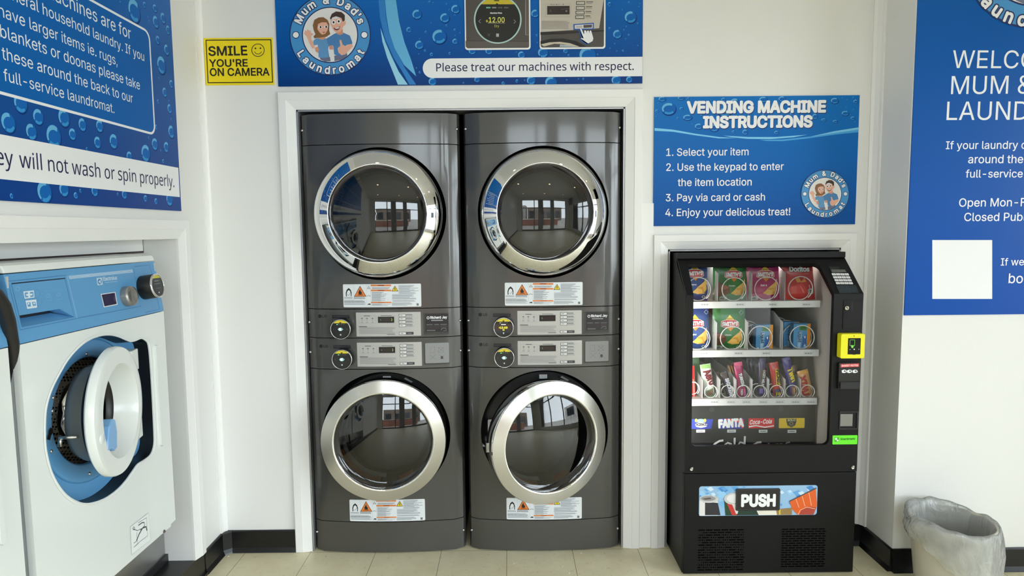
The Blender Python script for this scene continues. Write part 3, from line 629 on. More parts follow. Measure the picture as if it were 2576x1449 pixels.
WB = lambda x, z: bow(x)-bow(0)
def sticker(a):
    a.rrect(588, 115, 1643, 416, .005, LABW)
    a.rrect(598, 125, 740, 325, .001, G1, line=.0004); a.rrect(910, 130, 968, 405, .001, G1, line=.0004)
    a.poly([(628, 278), (626, 230), (640, 190), (668, 165), (695, 190), (707, 230), (703, 278), (694, 278), (696, 235), (684, 205), (668, 192), (648, 208), (638, 240), (640, 278)], INK)
    a.line([(645, 250), (660, 268), (695, 225)], .0013, INK)
    a.poly([(738, 281), (823, 133), (908, 279)], mat(80, 40, 20)); a.poly([(748, 275), (823, 147), (898, 273)], ORG)
    a.poly([(805, 250), (798, 225), (812, 200), (822, 180), (832, 210), (848, 228), (842, 250)], INK); a.rect(790, 253, 856, 262, mat(120, 60, 30), up=False)
    a.poly([(918, 174), (940, 138), (966, 174)], G2); a.poly([(928, 168), (940, 148), (956, 168)], LABW)
    a.line([(918, 275), (940, 264), (965, 276)], .002, G2); a.poly([(915, 388), (940, 372), (962, 376), (960, 390)], INK, up=False)
    a.bars(735, 285, 905, 315, 3, G2, .5, .85, 3); a.bars(602, 288, 728, 312, 3, G1, .5, .9, 4); a.bars(602, 330, 905, 398, 6, G1, .45, .6, 5)
    a.text('NATURAL GAS', (600, 356), (735, 356), G2); a.text('Universal LPG', (750, 356), (885, 356), G2)
    for y0, y1 in ((118, 140), (186, 206), (350, 366)): a.rect(970, y0, 1243, y1, ORG); a.rect(1065, y0+5, 1150, y1-6, mat(120, 60, 30), up=True)
    a.bars(985, 155, 1240, 182, 3, G1, .5, .7, 6); a.bars(980, 218, 1235, 346, 11, G1, .5, .45, 7); a.bars(980, 374, 1235, 404, 4, G1, .5, .4, 8)
    a.poly([(1248, 209), (1295, 132), (1340, 208)], mat(60, 56, 20)); a.poly([(1258, 203), (1295, 143), (1330, 202)], mat(236, 206, 30)); a.rect(1291, 160, 1300, 186, INK); a.rect(1291, 190, 1300, 196, INK, up=False)
    a.bars(1345, 128, 1625, 246, 10, G1, .45, .5, 9); a.bars(1255, 250, 1600, 322, 6, G1, .45, .6, 10); a.bars(1258, 330, 1630, 350, 2, G1, .5, .6, 11); a.bars(1250, 360, 1560, 405, 4, G1, .45, .6, 12)
    a.rect(1580, 372, 1608, 402, G2)
def plate_art(a, dy=0, dx=0, lit=False):
    z = lambda *p: tuple(q+(dx, dy)[i % 2] for i, q in enumerate(p)); BK = mat(30, 26, 26, .2)
    a.rrect(*z(756, 493, 1633, 813), .0025, mat(120, 120, 120)); a.rrect(*z(760, 497, 1629, 809), .0022, PLATE)
    a.rrect(*z(793, 540, 1025, 645), .0015, G2, line=.0004); a.rect(*z(868, 536, 950, 545), G3)
    for i, x in enumerate((840, 908, 983)):
        a.rect(*z(x-11, 566, x+10, 584), G2); a.rect(*z(x-6, 596, x+6, 608), G1, up=False); a.rect(*z(x-13, 622, x+13, 634), G1, up=False)
    a.rrect(*z(1045, 540, 1290, 640), .0015, G1, line=.0004); a.rect(*z(1095, 532, 1240, 542), G2)
    a.rrect(*z(1056, 552, 1275, 632), .001, BK); a.rect(*z(1100, 570, 1250, 612), mat(46, 38, 34, .2)); a.line([z(1092, 580), z(1090, 598), z(1100, 602)], .0009, PLATE)
    if lit: a.line([z(1240, 572), z(1246, 590), z(1240, 610)], .0012, mat(150, 210, 60, emit=.8))
    a.rect(*z(796, 680, 905, 691), G3); a.bars(*z(797, 697, 1285, 790), 6, mat(128, 128, 130), .3, .93, 2); a.rect(*z(1175, 784, 1283, 794), G2)
    for y in (533, 579, 623, 670):
        a.rrect(*z(1338, y-19, 1433, y+19), .0018, G3); a.rrect(*z(1344, y-14, 1427, y+14), .0015, mat(224, 224, 222)); a.rect(*z(1358, y-4, 1388, y+3), G2); a.rect(*z(1436, y-14, 1518, y-3), G2, up=False); a.rect(*z(1440, y+6, 1530, y+14), G1, up=False)
    a.rrect(*z(1336, 758, 1532, 793), .0018, G3); a.rrect(*z(1342, 763, 1428, 788), .001, mat(228, 228, 226)); a.rect(*z(1360, 771, 1392, 779), G2); a.rrect(*z(1432, 762, 1528, 789), .001, mat(66, 64, 66), up=False); a.rect(*z(1450, 772, 1505, 779), G1)
def reader(parent, cx, cz, price):
    m = M(); m.lathe([(0, -.036), (.0395, -.036), (.041, -.038)], BLK, cx, cz, 40); m.lathe([(.041, -.038), (.0428, -.039), (.0436, -.036), (.0436, -.03)], CHROME, cx, cz, 40); m.lathe([(.0436, -.03), (.0436, .02)], BLK, cx, cz, 40)
    o = m.build('payment_reader', parent, Matrix.Translation((0, -.032, 0))); o['label'] = 'round black card reader with a thin bright rim and yellow cap'
    a = M(); a.art(-.0365); P = lambda x, z: (cx+x*.0395, cz+z*.0395); r = .0395
    a.ell(cx, cz, r, r, mat(10, 12, 14, .15), n=40)
    if price: a.poly([P(-.92, .39), P(.92, .39), P(.99, .1), P(.93, -.3), P(-.93, -.3), P(-.99, .1)], mat(58, 44, 38, .2)); a.poly([P(-.93, -.3), P(.93, -.3), P(.8, -.55), P(-.8, -.55)], mat(40, 44, 48, .2), up=False)
    a.poly([P(math.cos(R(t)), math.sin(R(t))) for t in range(42, 139, 6)], mat(226, 206, 52, .3)); a.rect(*P(-.12, .8), *P(.12, .74), INK); a.poly([P(-.1, .66), P(.1, .66), P(0, .78)], INK, up=False)
    for i in range(4): a.rect(*P(-.42+.24*i, .56), *P(-.26+.24*i, .5), mat(90, 230, 130, emit=1.2) if i == 0 and not price else mat(200, 210, 190, emit=.5) if i == 0 else mat(90, 96, 94), up=False)
    if price:
        YL = mat(238, 226, 70, emit=1.0); a.rect(*P(-.26, .38), *P(.26, .30), mat(220, 220, 220, emit=.5)); a.text('12.00', P(-.36, -.1), P(.42, -.1), YL, bold=.02); a.text('$', P(-.5, -.06), P(-.4, -.06), YL); a.rect(*P(-.1, -.2), *P(.1, -.3), YL, up=False)
    else:
        CY = mat(190, 236, 236, emit=.9); a.line([P(-.26, 0), P(-.12, .14), P(.08, .15), P(.28, 0), P(.08, -.15), P(-.12, -.14), P(-.26, 0)], .0012, CY); a.ell(*P(-.04, 0), .005, .005, CY); a.line([P(.08, .1), P(.14, 0), P(.08, -.1)], .001, CY, up=False)
        for s in (-1, 1): a.line([P(s*.7, .08), P(s*.76, 0), P(s*.7, -.08)], .0007, G2, up=False)
    a.rect(*P(-.07, -.52), *P(.07, -.68), mat(170, 175, 180, emit=.3), up=False); a.line([P(-.38, -.56), P(-.3, -.66)], .0006, G3, up=False)
    a.build('screen', o)
def door(root, name, zc, ang, brushed, hx=.275, hy=-.024):
    x = -.275; m = M()
    if brushed:
        m.lathe([(.25, .012), (.260, .006), (.267, -.015), (.2685, -.056), (.268, -.062), (.265, -.068)], CHROME, x, 0, 96); m.lathe([(.265, -.068), (.243, -.074), (.217, -.079)], BRUSH, x, 0, 96); m.lathe([(.217, -.079), (.212, -.0795), (.2085, -.075), (.2075, -.05)], CHROME, x, 0, 96)
    else: m.lathe([(.25, .012), (.264, .006), (.2695, -.006), (.2705, -.014), (.268, -.023), (.262, -.032), (.250, -.043), (.235, -.054), (.220, -.063), (.206, -.070), (.2035, -.0705), (.2015, -.068), (.2005, -.04)], CHROME, x, 0, 96)
    d = m.build('door', root, Matrix.Translation((hx, hy, zc)) @ Matrix.Rotation(ang, 4, 'Z')); d['label'] = 'round door with a %s ring' % ('brushed steel' if brushed else 'mirror chrome')
    r0 = .2085 if brushed else .2015; g = M(); yg = -.050 if brushed else -.046; pr = [(r0*i/14, yg-.034*(1-(i/14)**2)) for i in range(14, -1, -1)]; g.lathe(pr, DGLASS, x, 0, 72); g.build('door_glass', d)['label'] = 'smoked domed glass'
    b = M(); b.lathe([(.262, .012), (.212, .016), (.196, .07), (.182, .085), (.178, .08), (.19, .065), (.204, .012), (.2075, -.05)], GASK, x, 0, 64); b.build('inner_bezel', d)
    if brushed:
        b = M(); b.lathe([(.2035, -.005), (.197, .03)], ORG, x, 0, 30, 196, 262); b.lathe([(.1965, .032), (.189, .062)], mat(196, 192, 186), x, 0, 30, 190, 268); b.lathe([(.2035, -.005), (.197, .03)], ORG, x, 0, 10, 285, 305); b.build('warning_band', d)['label'] = 'orange and white caution strip inside the door'
        b = M(); b.box(-.55+.004, -.55+.022, -.012, -.002, -.02, .02, STEEL); b.tube([(-.546, .012, .0), (-.546, .045, .0), (-.54, .05, -.012)], .004, STEEL); b.build('latch', d)
    return d
def tower(cx, label, angs, price):
    root = thing('stacked_dryer', label, 'dryer', frame((cx, 0, 0)), 'stacked dryers')
    def drum_cut(z, r, y0, y1):
        q = M(); q.lathe([(0, y0), (r, y0), (r, y1), (0, y1)], GASK, 0, z, 80, smooth=False); return q.build('cut', merge=True)
    core = M(); core.box(-.335, .335, .058, .80, .012, 1.935, BODYD); core = core.build('cabinet', root)
    ZU, ZL = 1.515, .545
    for z in (ZU, ZL):
        d = M(); d.lathe([(.262, .052), (.262, .058), (.235, .06), (.235, .50), (.10, .53), (0, .53)], mat(150, 150, 148, .4, metal=.6), 0, z, 56); dd = d.build('drum', root)
        for s0, s1 in ((212, 252), (288, 328)):
            f = M(); f.lathe([(.175, .10), (.140, .125)], mat(176, 178, 176), 0, z, 20, s0, s1)
            for k in range(7): q = s0+6+k*4.4; f.lathe([(.166, .1055), (.151, .1165)], BLK, 0, z, 2, q, q+2.2)
            f.build('lint_grille', root)
    def panel(name, z0, z1, cut=None, bev=.0025):
        p = M(); p.prism(plan(), z0+.0015, z1-.0015, BODY, 'z'); o = p.build(name, None, merge=True)
        if cut: boolean(o, [drum_cut(cut, .283, -.2, .3)])
        o.parent = root
        b = o.modifiers.new('edge', 'BEVEL'); b.width = bev; b.segments = 2; b.limit_method = 'ANGLE'; b.angle_limit = R(50)
        o.data.polygons.foreach_set('use_smooth', [True]*len(o.data.polygons)); o.data.set_sharp_from_angle(angle=R(28)); return o
    panel('top_cover', 1.811, 1.942, bev=.006)
    for nm, z0, z1, zc in (('front_panel', 1.1065, 1.811, ZU), ('front_panel', .146, .8405, ZL)):
        fp = panel(nm, z0, z1, zc)
        l = M(); l.lathe([(.2835, -.012), (.282, .01), (.281, .046), (.258, .050)], GASK, 0, zc, 96); l.build('door_recess', fp)
        a = M(); a.art(.03, DF, CC)
        dz = 0
        a.rect(1055, 1352, 1162, 1408, mat(200, 202, 204)); a2 = M(); a2.art(.03, DF, CC); a2.poly([(1338, 1390), (1360, 1370), (1460, 1430), (1435, 1440)], mat(150, 152, 152))
        if zc == ZL: a.build('recess_label', fp); a2.build('recess_label', fp)
        if zc == ZL:
            h = M(); h.prism(M.rr(-.253, -.042+zc, -.222, .045+zc, .006), .03, .036, mat(196, 196, 194)); h.box(-.243, -.233, .026, .03, zc-.006, zc+.008, BLK)
            for s in (-.03, .03): h.ball((-.239, .03, zc+s), .005, STEEL)
            h.build('latch_plate', fp)
        s = M(); s.art(-.0374, DF, CC, WB); s.wstep = (.03, None); 
        if zc == ZU: sticker(s)
        else:      # lower label measured on its own spot, same print
            k = M.c; bx = plane_at(DF, -.0374, 1274, 1254)+plane_at(DF, -.0374, 1464, 1306); t0, t1 = (588, 115), (1643, 416)
            s.fr = None; s.c = lambda p: (bx[0]+(p[0]-t0[0])/(t1[0]-t0[0])*(bx[2]-bx[0]), bx[1]+(p[1]-t0[1])/(t1[1]-t0[1])*(bx[3]-bx[1])); sticker(s)
        s.build('warning_label', fp)['label'] = 'white safety label with flame triangle'
        ag = angs[0 if zc == ZU else 1]; ajar = zc == ZL and ag > .2; door(root, 'door', zc-(.005 if zc == ZL else 0), ag, zc == ZL, .250 if ajar else .274, .008 if ajar else -.024)
    for i, (z0, z1) in enumerate(((.9785, 1.1065), (.8405, .9785))):
        cp = panel('control_panel', z0, z1); dy, dx = (0, 0) if i == 0 else (407, 4)
        a = M(); a.art(-.0374, DF, CC, WB); a.wstep = (.03, None); plate_art(a, dy, dx, cx < 0); a.build('instruction_plate', cp)
        a = M(); a.art(-.0374, DF, CC, WB); dxx = 8 if i else 0
        DKP = mat(12, 12, 12, .5); a.rrect(429+dxx, 534+dy, 669+dxx, 578+dy, .001, mat(22, 20, 26, .3)); a.rect(440+dxx, 548+dy, 655+dxx, 560+dy, mat(56, 54, 60, .3)); a.build('card_slot', cp); a = M(); a.art(-.0374, DF, CC, WB); a.wstep = (.03, None); a.ell(256+dxx, 552+dy, 24, 24, DKP, up=False); a.text('LG', (292+dxx, 568+dy), (348+dxx, 568+dy), DKP, bold=.03); a.build('maker_mark', cp)
        b = M(); b.art(-.0374, DF, CC, WB); b.wstep = (.03, None)
        if i == 0:
            b.rrect(1664, 508, 2003, 795, .004, mat(56, 55, 53, .35)); b.rect(1690, 515, 1994, 762, mat(26, 24, 28, .3))
            b.ell(1728, 570, 19, 19, SW, hole=.6, n=18); b.text('Richard Jay', (1758, 583), (1980, 580), SW, bold=.03, vs=1.1); b.bars(1770, 598, 1925, 612, 1, G1, 1, 1)
            b.rect(1705, 655, 1785, 668, G3); b.rect(1808, 655, 1872, 668, G3, up=False); b.rect(1890, 655, 1975, 668, G3, up=False); b.rect(1705, 672, 1880, 720, mat(44, 36, 38), up=False); b.rect(1890, 672, 1975, 720, mat(56, 44, 46), up=False); b.rect(1708, 732, 1822, 750, G3, up=False)
            b.line([(1895, 740), (1920, 712), (1960, 715), (1970, 745), (1930, 748)], .0012, G1)
            b.build('badge_plate', cp)
        else:
            b.rrect(1662, 915, 2003, 1200, .004, mat(56, 55, 53, .35)); b.rrect(1680, 912, 1999, 1182, .004, mat(146, 146, 146, .4)); LN = mat(70, 70, 72)
            b.rrect(1752, 965, 1808, 1045, .001, LN, line=.0005); b.line([(1800, 975), (1815, 955)], .0005, LN); b.rrect(1858, 975, 1925, 1040, .001, LN, line=.0005, up=False)
            for c0, c1 in ((1850, 1936), (1745, 1822), (1868, 1938)):
                ya, yb = (965, 1042) if c0 == 1850 else (1070, 1140); b.line([(c0, ya), (c1, yb)], .0006, LN, up=False); b.line([(c1, ya), (c0, yb)], .0006, LN); b.y += b.eps
            b.ell(1902, 1110, 18, 22, LN); b.build('pictogram_plate', cp)
        px = ((1266.6, 824.5), (1268.5, 900.5))[i]; q = plane_at(DF, -.07, *px); reader(cp, q[0], q[1], price and i == 0)
    k = M(); k.prism(plan(), .006, .1445, BODY, 'z'); o = k.build('kick_plate', root, merge=True, bevel=.0025); o.data.polygons.foreach_set('use_smooth', [True]*len(o.data.polygons)); o.data.set_sharp_from_angle(angle=R(28))
    k = M(); k.box(-.32, .32, .03, .7, 0, .012, BLK); k.build('base', root)
    for z in (1.877, 1.046, .912, .085):
        for s in (-1, 1): k = M(); k.ball((s*.332, .006, z), .0065, STEEL); k.build('screw', root)
    return root
tower(DLX, 'grey stacked dryer tower whose two round readers show no price, nearer the washing machines', (R(5), R(4)), False)
tower(DRX, 'grey stacked dryer tower with a $12.00 reader and lower door swung ajar', (R(4), R(22)), True)
# ------------------------------------------------------------------ front-loading washers in the left wall
WMF = frame((-1.27, -.823, 0), R(90)); WC2 = (0, 820, 3.0196); WC1 = (0, 600, 5.174); WC3 = (0, 1200, 4.6)
WWH = mat(232, 236, 234, .25, coat=.3); WBL = mat(96, 158, 208, .35); WBD = mat(70, 130, 184, .4); WGR = mat(170, 174, 176, .35)
def perf_mat():
    m = mat(150, 150, 148, .3, metal=.9).copy(); m.name = 'perforated_steel'; n = m.node_tree; p = n.nodes['Principled BSDF']
    tc = n.nodes.new('ShaderNodeTexCoord'); v = n.nodes.new('ShaderNodeTexVoronoi'); v.inputs['Scale'].default_value = 85; v.inputs['Randomness'].default_value = .12
    r = n.nodes.new('ShaderNodeValToRGB'); r.color_ramp.elements[0].position = .36; r.color_ramp.elements[1].position = .44
    r.color_ramp.elements[0].color = (.01, .01, .01, 1); r.color_ramp.elements[1].color = (.5, .48, .45, 1)
    n.links.new(tc.outputs['Object'], v.inputs['Vector']); n.links.new(v.outputs['Distance'], r.inputs[0]); n.links.new(r.outputs[0], p.inputs['Base Color']); return m
PERF = perf_mat()
TILT = -math.atan(.025/.181); PNF = WMF @ Matrix.Translation((0, .0, 1.160)) @ Matrix.Rotation(TILT, 4, 'X')
RCX, RCZ = -.022, .895
OUTL = [(348, 800), (349, 720), (355, 640), (372, 560), (400, 480), (450, 380), (520, 262), (600, 170), (680, 110), (760, 80), (830, 72), (900, 85), (960, 110), (1000, 122), (1040, 112), (1075, 98), (1110, 115), (1130, 150), (1145, 300), (1160, 550), (1172, 800), (1172, 900), (1150, 970), (1105, 1010), (1050, 1045), (1010, 1100), (960, 1170), (900, 1235), (820, 1295), (740, 1330), (660, 1345), (590, 1330), (510, 1280), (440, 1190), (390, 1080), (360, 960), (350, 880)]
def washer(fr, label, ajar, paid=True):
    root = thing('washing_machine', label, 'washing machine', fr, 'front-loading washers')
    Lp = lambda c, *pts, y=0: [plane_at(WMF, y, c[0]+p[0]/c[2], c[1]+p[1]/c[2]) for p in pts]
    c0 = Lp(WC2, *OUTL); ol = []
    for i in range(len(c0)):      # smooth the traced outline
        p0, p1, p2, p3 = (Vector(c0[(i+k) % len(c0)]) for k in (-1, 0, 1, 2))
        for s_ in (0, .33, .66): ol.append(tuple(.5*((2*p1)+(p2-p0)*s_+(2*p0-5*p1+4*p2-p3)*s_**2+(3*p1-p0-3*p2+p3)*s_**3)))
    cx0 = sum(p[0] for p in ol)/len(ol); cz0 = sum(p[1] for p in ol)/len(ol)
    grow = lambda k: [(cx0+(x-cx0)*k, cz0+(z-cz0)*k) for x, z in ol]
    f = M(); nb = Lp(WC3, (2033, 490), (1980, 545), (1975, 590))
    f.prism([[(-.354, .355), (nb[2][0], .355), (nb[2][0], nb[2][1]), (nb[1][0], nb[1][1]), (.354, nb[0][1]), (.354, 1.1575), (-.354, 1.1575)], grow(1.0)], 0, .02, WWH)
    f.build('front_panel', root, merge=True, bevel=.003)
    rim = M(); a, b = grow(1.035), grow(1.0); n = len(a)      # soft pressed rim around the door well
    rim.add([(x, -.0012, z) for x, z in a]+[(x, -.004, z) for x, z in grow(1.018)]+[(x, .001, z) for x, z in b], [(k*n+i, k*n+(i+1) % n, (k+1)*n+(i+1) % n, (k+1)*n+i) for k in (0, 1) for i in range(n)], WWH, True); rim.build('door_well_rim', root)
    s = M(); w0, w1 = grow(1.0), grow(.985)
    s.add([(x, .004, z) for x, z in w0]+[(x, .052, z) for x, z in w1], [(i, (i+1) % n, n+(i+1) % n, n+i) for i in range(n)], BLK, True); s.build('door_seal', root)
    pl = M(); pl.prism([grow(1.0), [(RCX+.166*math.cos(R(t)), RCZ+.166*math.sin(R(t))) for t in range(0, 360, 6)]], .050, .056, WBL)
    pl.lathe([(.222, .0505), (.222, .044), (.214, .042), (.20, .046), (.172, .046), (.166, .05), (.164, .058)], WBL, RCX, RCZ, 80)
    bp = pl.build('door_well_plate', root)
    for q in ((657, 213), (402, 545), (398, 645), (388, 952), (680, 1122)):
        x, z = plane_at(WMF, .046, WC2[0]+q[0]/WC2[2], WC2[1]+q[1]/WC2[2]); k = M(); k.ball((x, .047, z), .006, STEEL); k.build('screw', bp)
    k = M(); k.art(.0412, WMF, WC2); k.poly([(372, 790), (385, 772), (402, 780), (403, 810), (388, 835), (380, 868), (357, 862), (368, 825)], BLK); k.build('keyhole', bp)
    d = M(); d.lathe([(.166, .056), (.163, .068), (.170, .076), (.21, .08)], GASK, RCX, RCZ, 64); d.lathe([(.208, .08), (.208, .42), (0, .425)], PERF, RCX, RCZ, 64); d.build('drum', root)
    bo = M(); SD = mat(196, 200, 202, .35)
    bo.box(-.352, -.346, .02, .70, .355, 1.335, SD); bo.box(.346, .352, .02, .70, .355, 1.335, SD); bo.box(-.346, .346, .694, .70, .355, 1.335, SD); bo.box(-.346, .346, .02, .70, .355, .36, SD); bo.build('casing', root)
    tp = M(); tp.prism([(.024, 1.3425), (.024, 1.350), (.030, 1.362), (.042, 1.368), (.70, 1.370), (.70, 1.3425)], -.355, .355, WWH, 'x'); tp.build('lid', root, merge=True, bevel=.003)
    # blue fascia, leaning back
    pm = Matrix.Translation((0, 0, 1.160)) @ Matrix.Rotation(TILT, 4, 'X')
    P = lambda *pts, y=0: [plane_at(PNF, y, WC1[0]+p[0]/WC1[2], WC1[1]+p[1]/WC1[2]) for p in pts]
    hole = P((248, 1003), (776, 916), (936, 1006), (962, 1018), (285, 1150))
    c = M(); c.prism([[(-.355, 0), (.355, 0), (.355, .1825), (-.355, .1825)], hole], 0, .05, WBL)
    h0 = P((248, 1003), (776, 916)); b0 = P((285, 1150), (962, 1018))
    c.add([(b0[0][0], .001, b0[0][1]), (b0[1][0], .001, b0[1][1]), (h0[1][0]+.004, .03, h0[1][1]-.008), (h0[0][0]-.004, .03, h0[0][1]-.008)], [(0, 1, 2, 3)], WBL)
    c.box(h0[0][0]-.01, h0[1][0]+.02, .031, .034, b0[0][1], h0[0][1]+.01, mat(24, 30, 40, .4)); cp = c.build('control_panel', root, pm, merge=True); cp['label'] = 'sky blue fascia leaning back'
    a = M(); a.art(-.0003, PNF, WC1); GL = mat(66, 124, 176, .45); LB = mat(196, 218, 236, .4)
    for pts in ([(105, 558), (868, 478), (1012, 1038), (265, 1190), (105, 558)], [(1012, 1036), (1835, 882), (1735, 390)], [(1750, 366), (1948, 345), (2078, 922), (1890, 962)], [(148, 592), (285, 1150)], [(285, 1150), (965, 1020), (840, 500)]): a.line(pts, .0022, GL, up=False)
    a.line([(150, 588), (848, 518)], .003, mat(22, 30, 46)); a.line([(870, 480), (1005, 1036)], .004, mat(130, 184, 224), up=False)
    for i in range(4): a.poly([(890+4*i, 488+11*i), (1725+2*i, 404+10*i), (1726+2*i, 410+10*i), (891+4*i, 495+11*i)], LB, up=False)
    a.poly([(1255, 516), (1325, 508), (1338, 600), (1268, 610)], LB); a.ell(1297, 560, 26, 36, WBD, rot=-10); a.poly([(1278, 562), (1310, 535), (1312, 588)], LB)
    a.text('Electrolux', (1345, 550), (1525, 532), LB, bold=.03); a.line([(1365, 574), (1525, 558)], .001, LB, up=False)
    a.poly([(1308, 722), (1500, 695), (1530, 862), (1350, 897)], mat(226, 230, 236)); a.poly([(1320, 732), (1492, 706), (1518, 852), (1358, 884)], mat(46, 40, 74, .2))
    WI = mat(220, 232, 242, .4)
    a.poly([(300, 690), (438, 675), (446, 768), (318, 785)], WI); a.poly([(316, 705), (360, 700), (364, 765), (326, 768)], WBL); a.poly([(385, 698), (430, 693), (436, 758), (392, 763)], WBL, up=False); a.poly([(335, 725), (362, 722), (364, 745), (340, 748)], WI); a.poly([(384, 720), (420, 716), (422, 738), (388, 742)], WI, up=False)
    a.poly([(328, 808), (468, 793), (480, 900), (350, 917)], WI, up=False); a.poly([(345, 835), (392, 830), (400, 885), (362, 890)], WBL); a.poly([(412, 828), (455, 823), (468, 872), (425, 880)], WBL, up=False); a.ell(368, 850, 12, 12, WI); a.ell(440, 845, 12, 12, WI, up=False)
    FN = mat(120, 176, 218, .4)
    for x, y, r in ((275, 735, 24), (480, 715, 20), (225, 655, 30), (500, 840, 18)): a.ell(x, y, r, r, FN, hole=.7, up=False)
    a.line([(510, 640), (562, 880)], .001, FN, up=False)
    for x, y in ((625, 745), (760, 730)): a.rrect(x-52, y-60, x+52, y+60, .004, FN, line=.001, up=False); a.ell(x, y, 26, 26, FN, hole=.6, up=False)
    a.build('fascia_print', cp)
    q = P((1640, 757))[0]; k = M(); k.lathe([(.034, 0), (.0335, -.018), (.0315, -.024), (.022, -.0245), (.020, -.022), (0, -.022)], mat(158, 156, 152, .3, metal=.7), q[0], q[1], 32); k.build('dial', cp)
    if paid:
        q = P((1868, 640))[0]; k = M(); k.lathe([(.042, 0), (.042, -.046), (.040, -.049)], BLK, q[0], q[1], 40); k.lathe([(.0415, -.046), (.0425, -.051), (.038, -.0525), (.0375, -.05)], CHROME, q[0], q[1], 40); k.lathe([(.038, -.0505), (0, -.0505)], mat(30, 34, 34, .15), q[0], q[1], 40); rd = k.build('payment_reader', cp)
        k = M(); k.art(-.0506); k.poly([(q[0]+.0375*math.cos(R(t)), q[1]+.0375*math.sin(R(t))) for t in range(45, 136, 9)], mat(206, 194, 70, .3)); k.rect(q[0]-.016, q[1]+.018, q[0]+.014, q[1]+.016, G1); k.rect(q[0]-.02, q[1]+.008, q[0]+.018, q[1]+.006, G2, up=False); k.rect(q[0]-.016, q[1]-.008, q[0]+.016, q[1]-.010, G3, up=False); k.rect(q[0]-.002, q[1]-.022, q[0]+.003, q[1]-.027, mat(190, 195, 195, emit=.3), up=False); k.build('screen', rd)
    # pressed hinge cover to the right of the well, care label, screw
    b = M(); e0, e1 = Lp(WC2, (1160, 150), (1228, 905)); b.prism(M.rr(e0[0]+.004, e1[1], e1[0], e0[1], .012), -.010, .002, WWH); b.build('hinge_cover', root, merge=True, bevel=.006)
    a = M(); a.art(-.0008, WMF, WC3); a.poly([(1505, 575), (1720, 408), (1745, 730), (1520, 905)], mat(196, 200, 202)); a.poly([(1511, 580), (1717, 420), (1740, 728), (1525, 895)], mat(236, 240, 240))
    for pts in ([(1600, 530), (1695, 470), (1708, 680), (1588, 772), (1583, 640)], [(1548, 765), (1590, 735)], [(1548, 812), (1600, 770)], [(1535, 595), (1560, 610), (1590, 620), (1650, 590)]): a.line(pts, .0018, mat(110, 112, 114), up=False)
    a.line([(1580, 735), (1610, 660), (1650, 590), (1690, 575), (1700, 620)], .005, mat(60, 60, 62)); a.line([(1600, 560), (1640, 530), (1668, 525), (1672, 565), (1625, 615)], .004, mat(90, 90, 92)); a.ell(1548, 595, 12, 20, mat(90, 90, 92), hole=.6); a.build('care_label', root)
    x, z = Lp(WC3, (1897, 628))[0]; k = M(); k.ball((x, 0, z), .006, mat(90, 80, 76, .4)); k.build('screw', root)
    # door, swung a little off its well on the right-hand hinge
    cx = -.215; HX = .176; d = M()
    d.lathe([(.165, .030), (.192, .029), (.1985, .023), (.199, .008), (.1955, .001), (.188, -.002), (.153, -.006), (.146, -.004), (.142, .002), (.114, .062), (.112, .068)], WWH, cx, 0, 96)
    dr = d.build('door', root, Matrix.Translation((HX, -.012, RCZ)) @ Matrix.Rotation(R(ajar), 4, 'Z'), smooth_angle=38); dr['label'] = 'thick white ring door'
    b = M(); b.lathe([(.116, .060), (.106, .062), (.100, .078)], BLK, cx, 0, 56); b.lathe([(.172, .029), (.162, .034), (.159, .048), (.150, .052), (.112, .092)], BLK, cx, 0, 56); b.lathe([(.150, .052), (.147, .080), (.138, .100), (.112, .108)], mat(96, 102, 104, .2), cx, 0, 56); b.build('door_gasket', dr)
    g = M(); g.lathe([(.112, .092), (.108, .118), (.09, .140), (.05, .150), (0, .153)], DGLASS, cx, 0, 48); g.build('door_glass', dr)
    hd = M(); hd.prism([(cx+x, z-.052) for x, z in ((-.134, -.034), (-.128, -.005), (-.112, .034), (-.088, .050), (-.066, .040), (-.058, .005), (-.066, -.046), (-.086, -.050), (-.104, -.036))], -.008, .022, mat(126, 176, 226, .35)); hd.build('door_handle', dr, merge=True, bevel=.004)
    hd = M(); hd.lathe([(0, -.006), (.014, -.006), (.018, -.002), (.018, .02)], WWH, cx-.160, -.040, 24); hd.build('handle_boss', dr)
    k = M(); k.tube([(cx-.160, .06, -.03), (cx-.160, .105, -.03), (cx-.146, .110, -.03)], .005, STEEL); k.tube([(cx-.160, .103, -.03), (cx-.160, .106, -.055)], .006, STEEL); k.build('latch', dr)
    for s in (1, -1): k = M(); k.box(cx+.175, cx+.238, .018, .056, s*.118-.036, s*.118+.036, WWH); k.build('hinge', dr, bevel=.003)
    return root
washer(WMF, 'white washing machine with its ring door ajar beside the corner', 12)
washer(frame((-1.27, -.823-.745, 0), R(90)), 'white washing machine showing only a sliver beyond the black hose', 9, False)
m = M(); m.box(-1.95, -1.418, WY0+.01, WY1-.004, WZ0, .3545, mat(168, 168, 166, .32, metal=.85)); tag(m.build('steel_plinth', bevel=.002), 'brushed steel plinth under the white washing machines', 'plinth')
h = M(); pts = []
for X, u, v in ((-1.245, -60, 718), (-1.245, -34, 726), (-1.245, -10, 742), (-1.25, 8, 768), (-1.262, 20, 806), (-1.28, 29, 862), (-1.30, 35, 930)): q = plane_at(frame((X, 0, 0), R(90)), 0, u, v); pts.append((X, q[0], q[1]))
X, y, z = pts[-1]; pts += [(X-.02, y, z-.1), (X-.03, y, z-.3), (X-.03, y, .40), (X-.03, y, WZ0+.02)]
h.tube(pts, .0165, mat(30, 29, 28, .5), 12); tag(h.build('drain_hose'), 'thick black hose in the gap between the two white washing machines', 'hose')
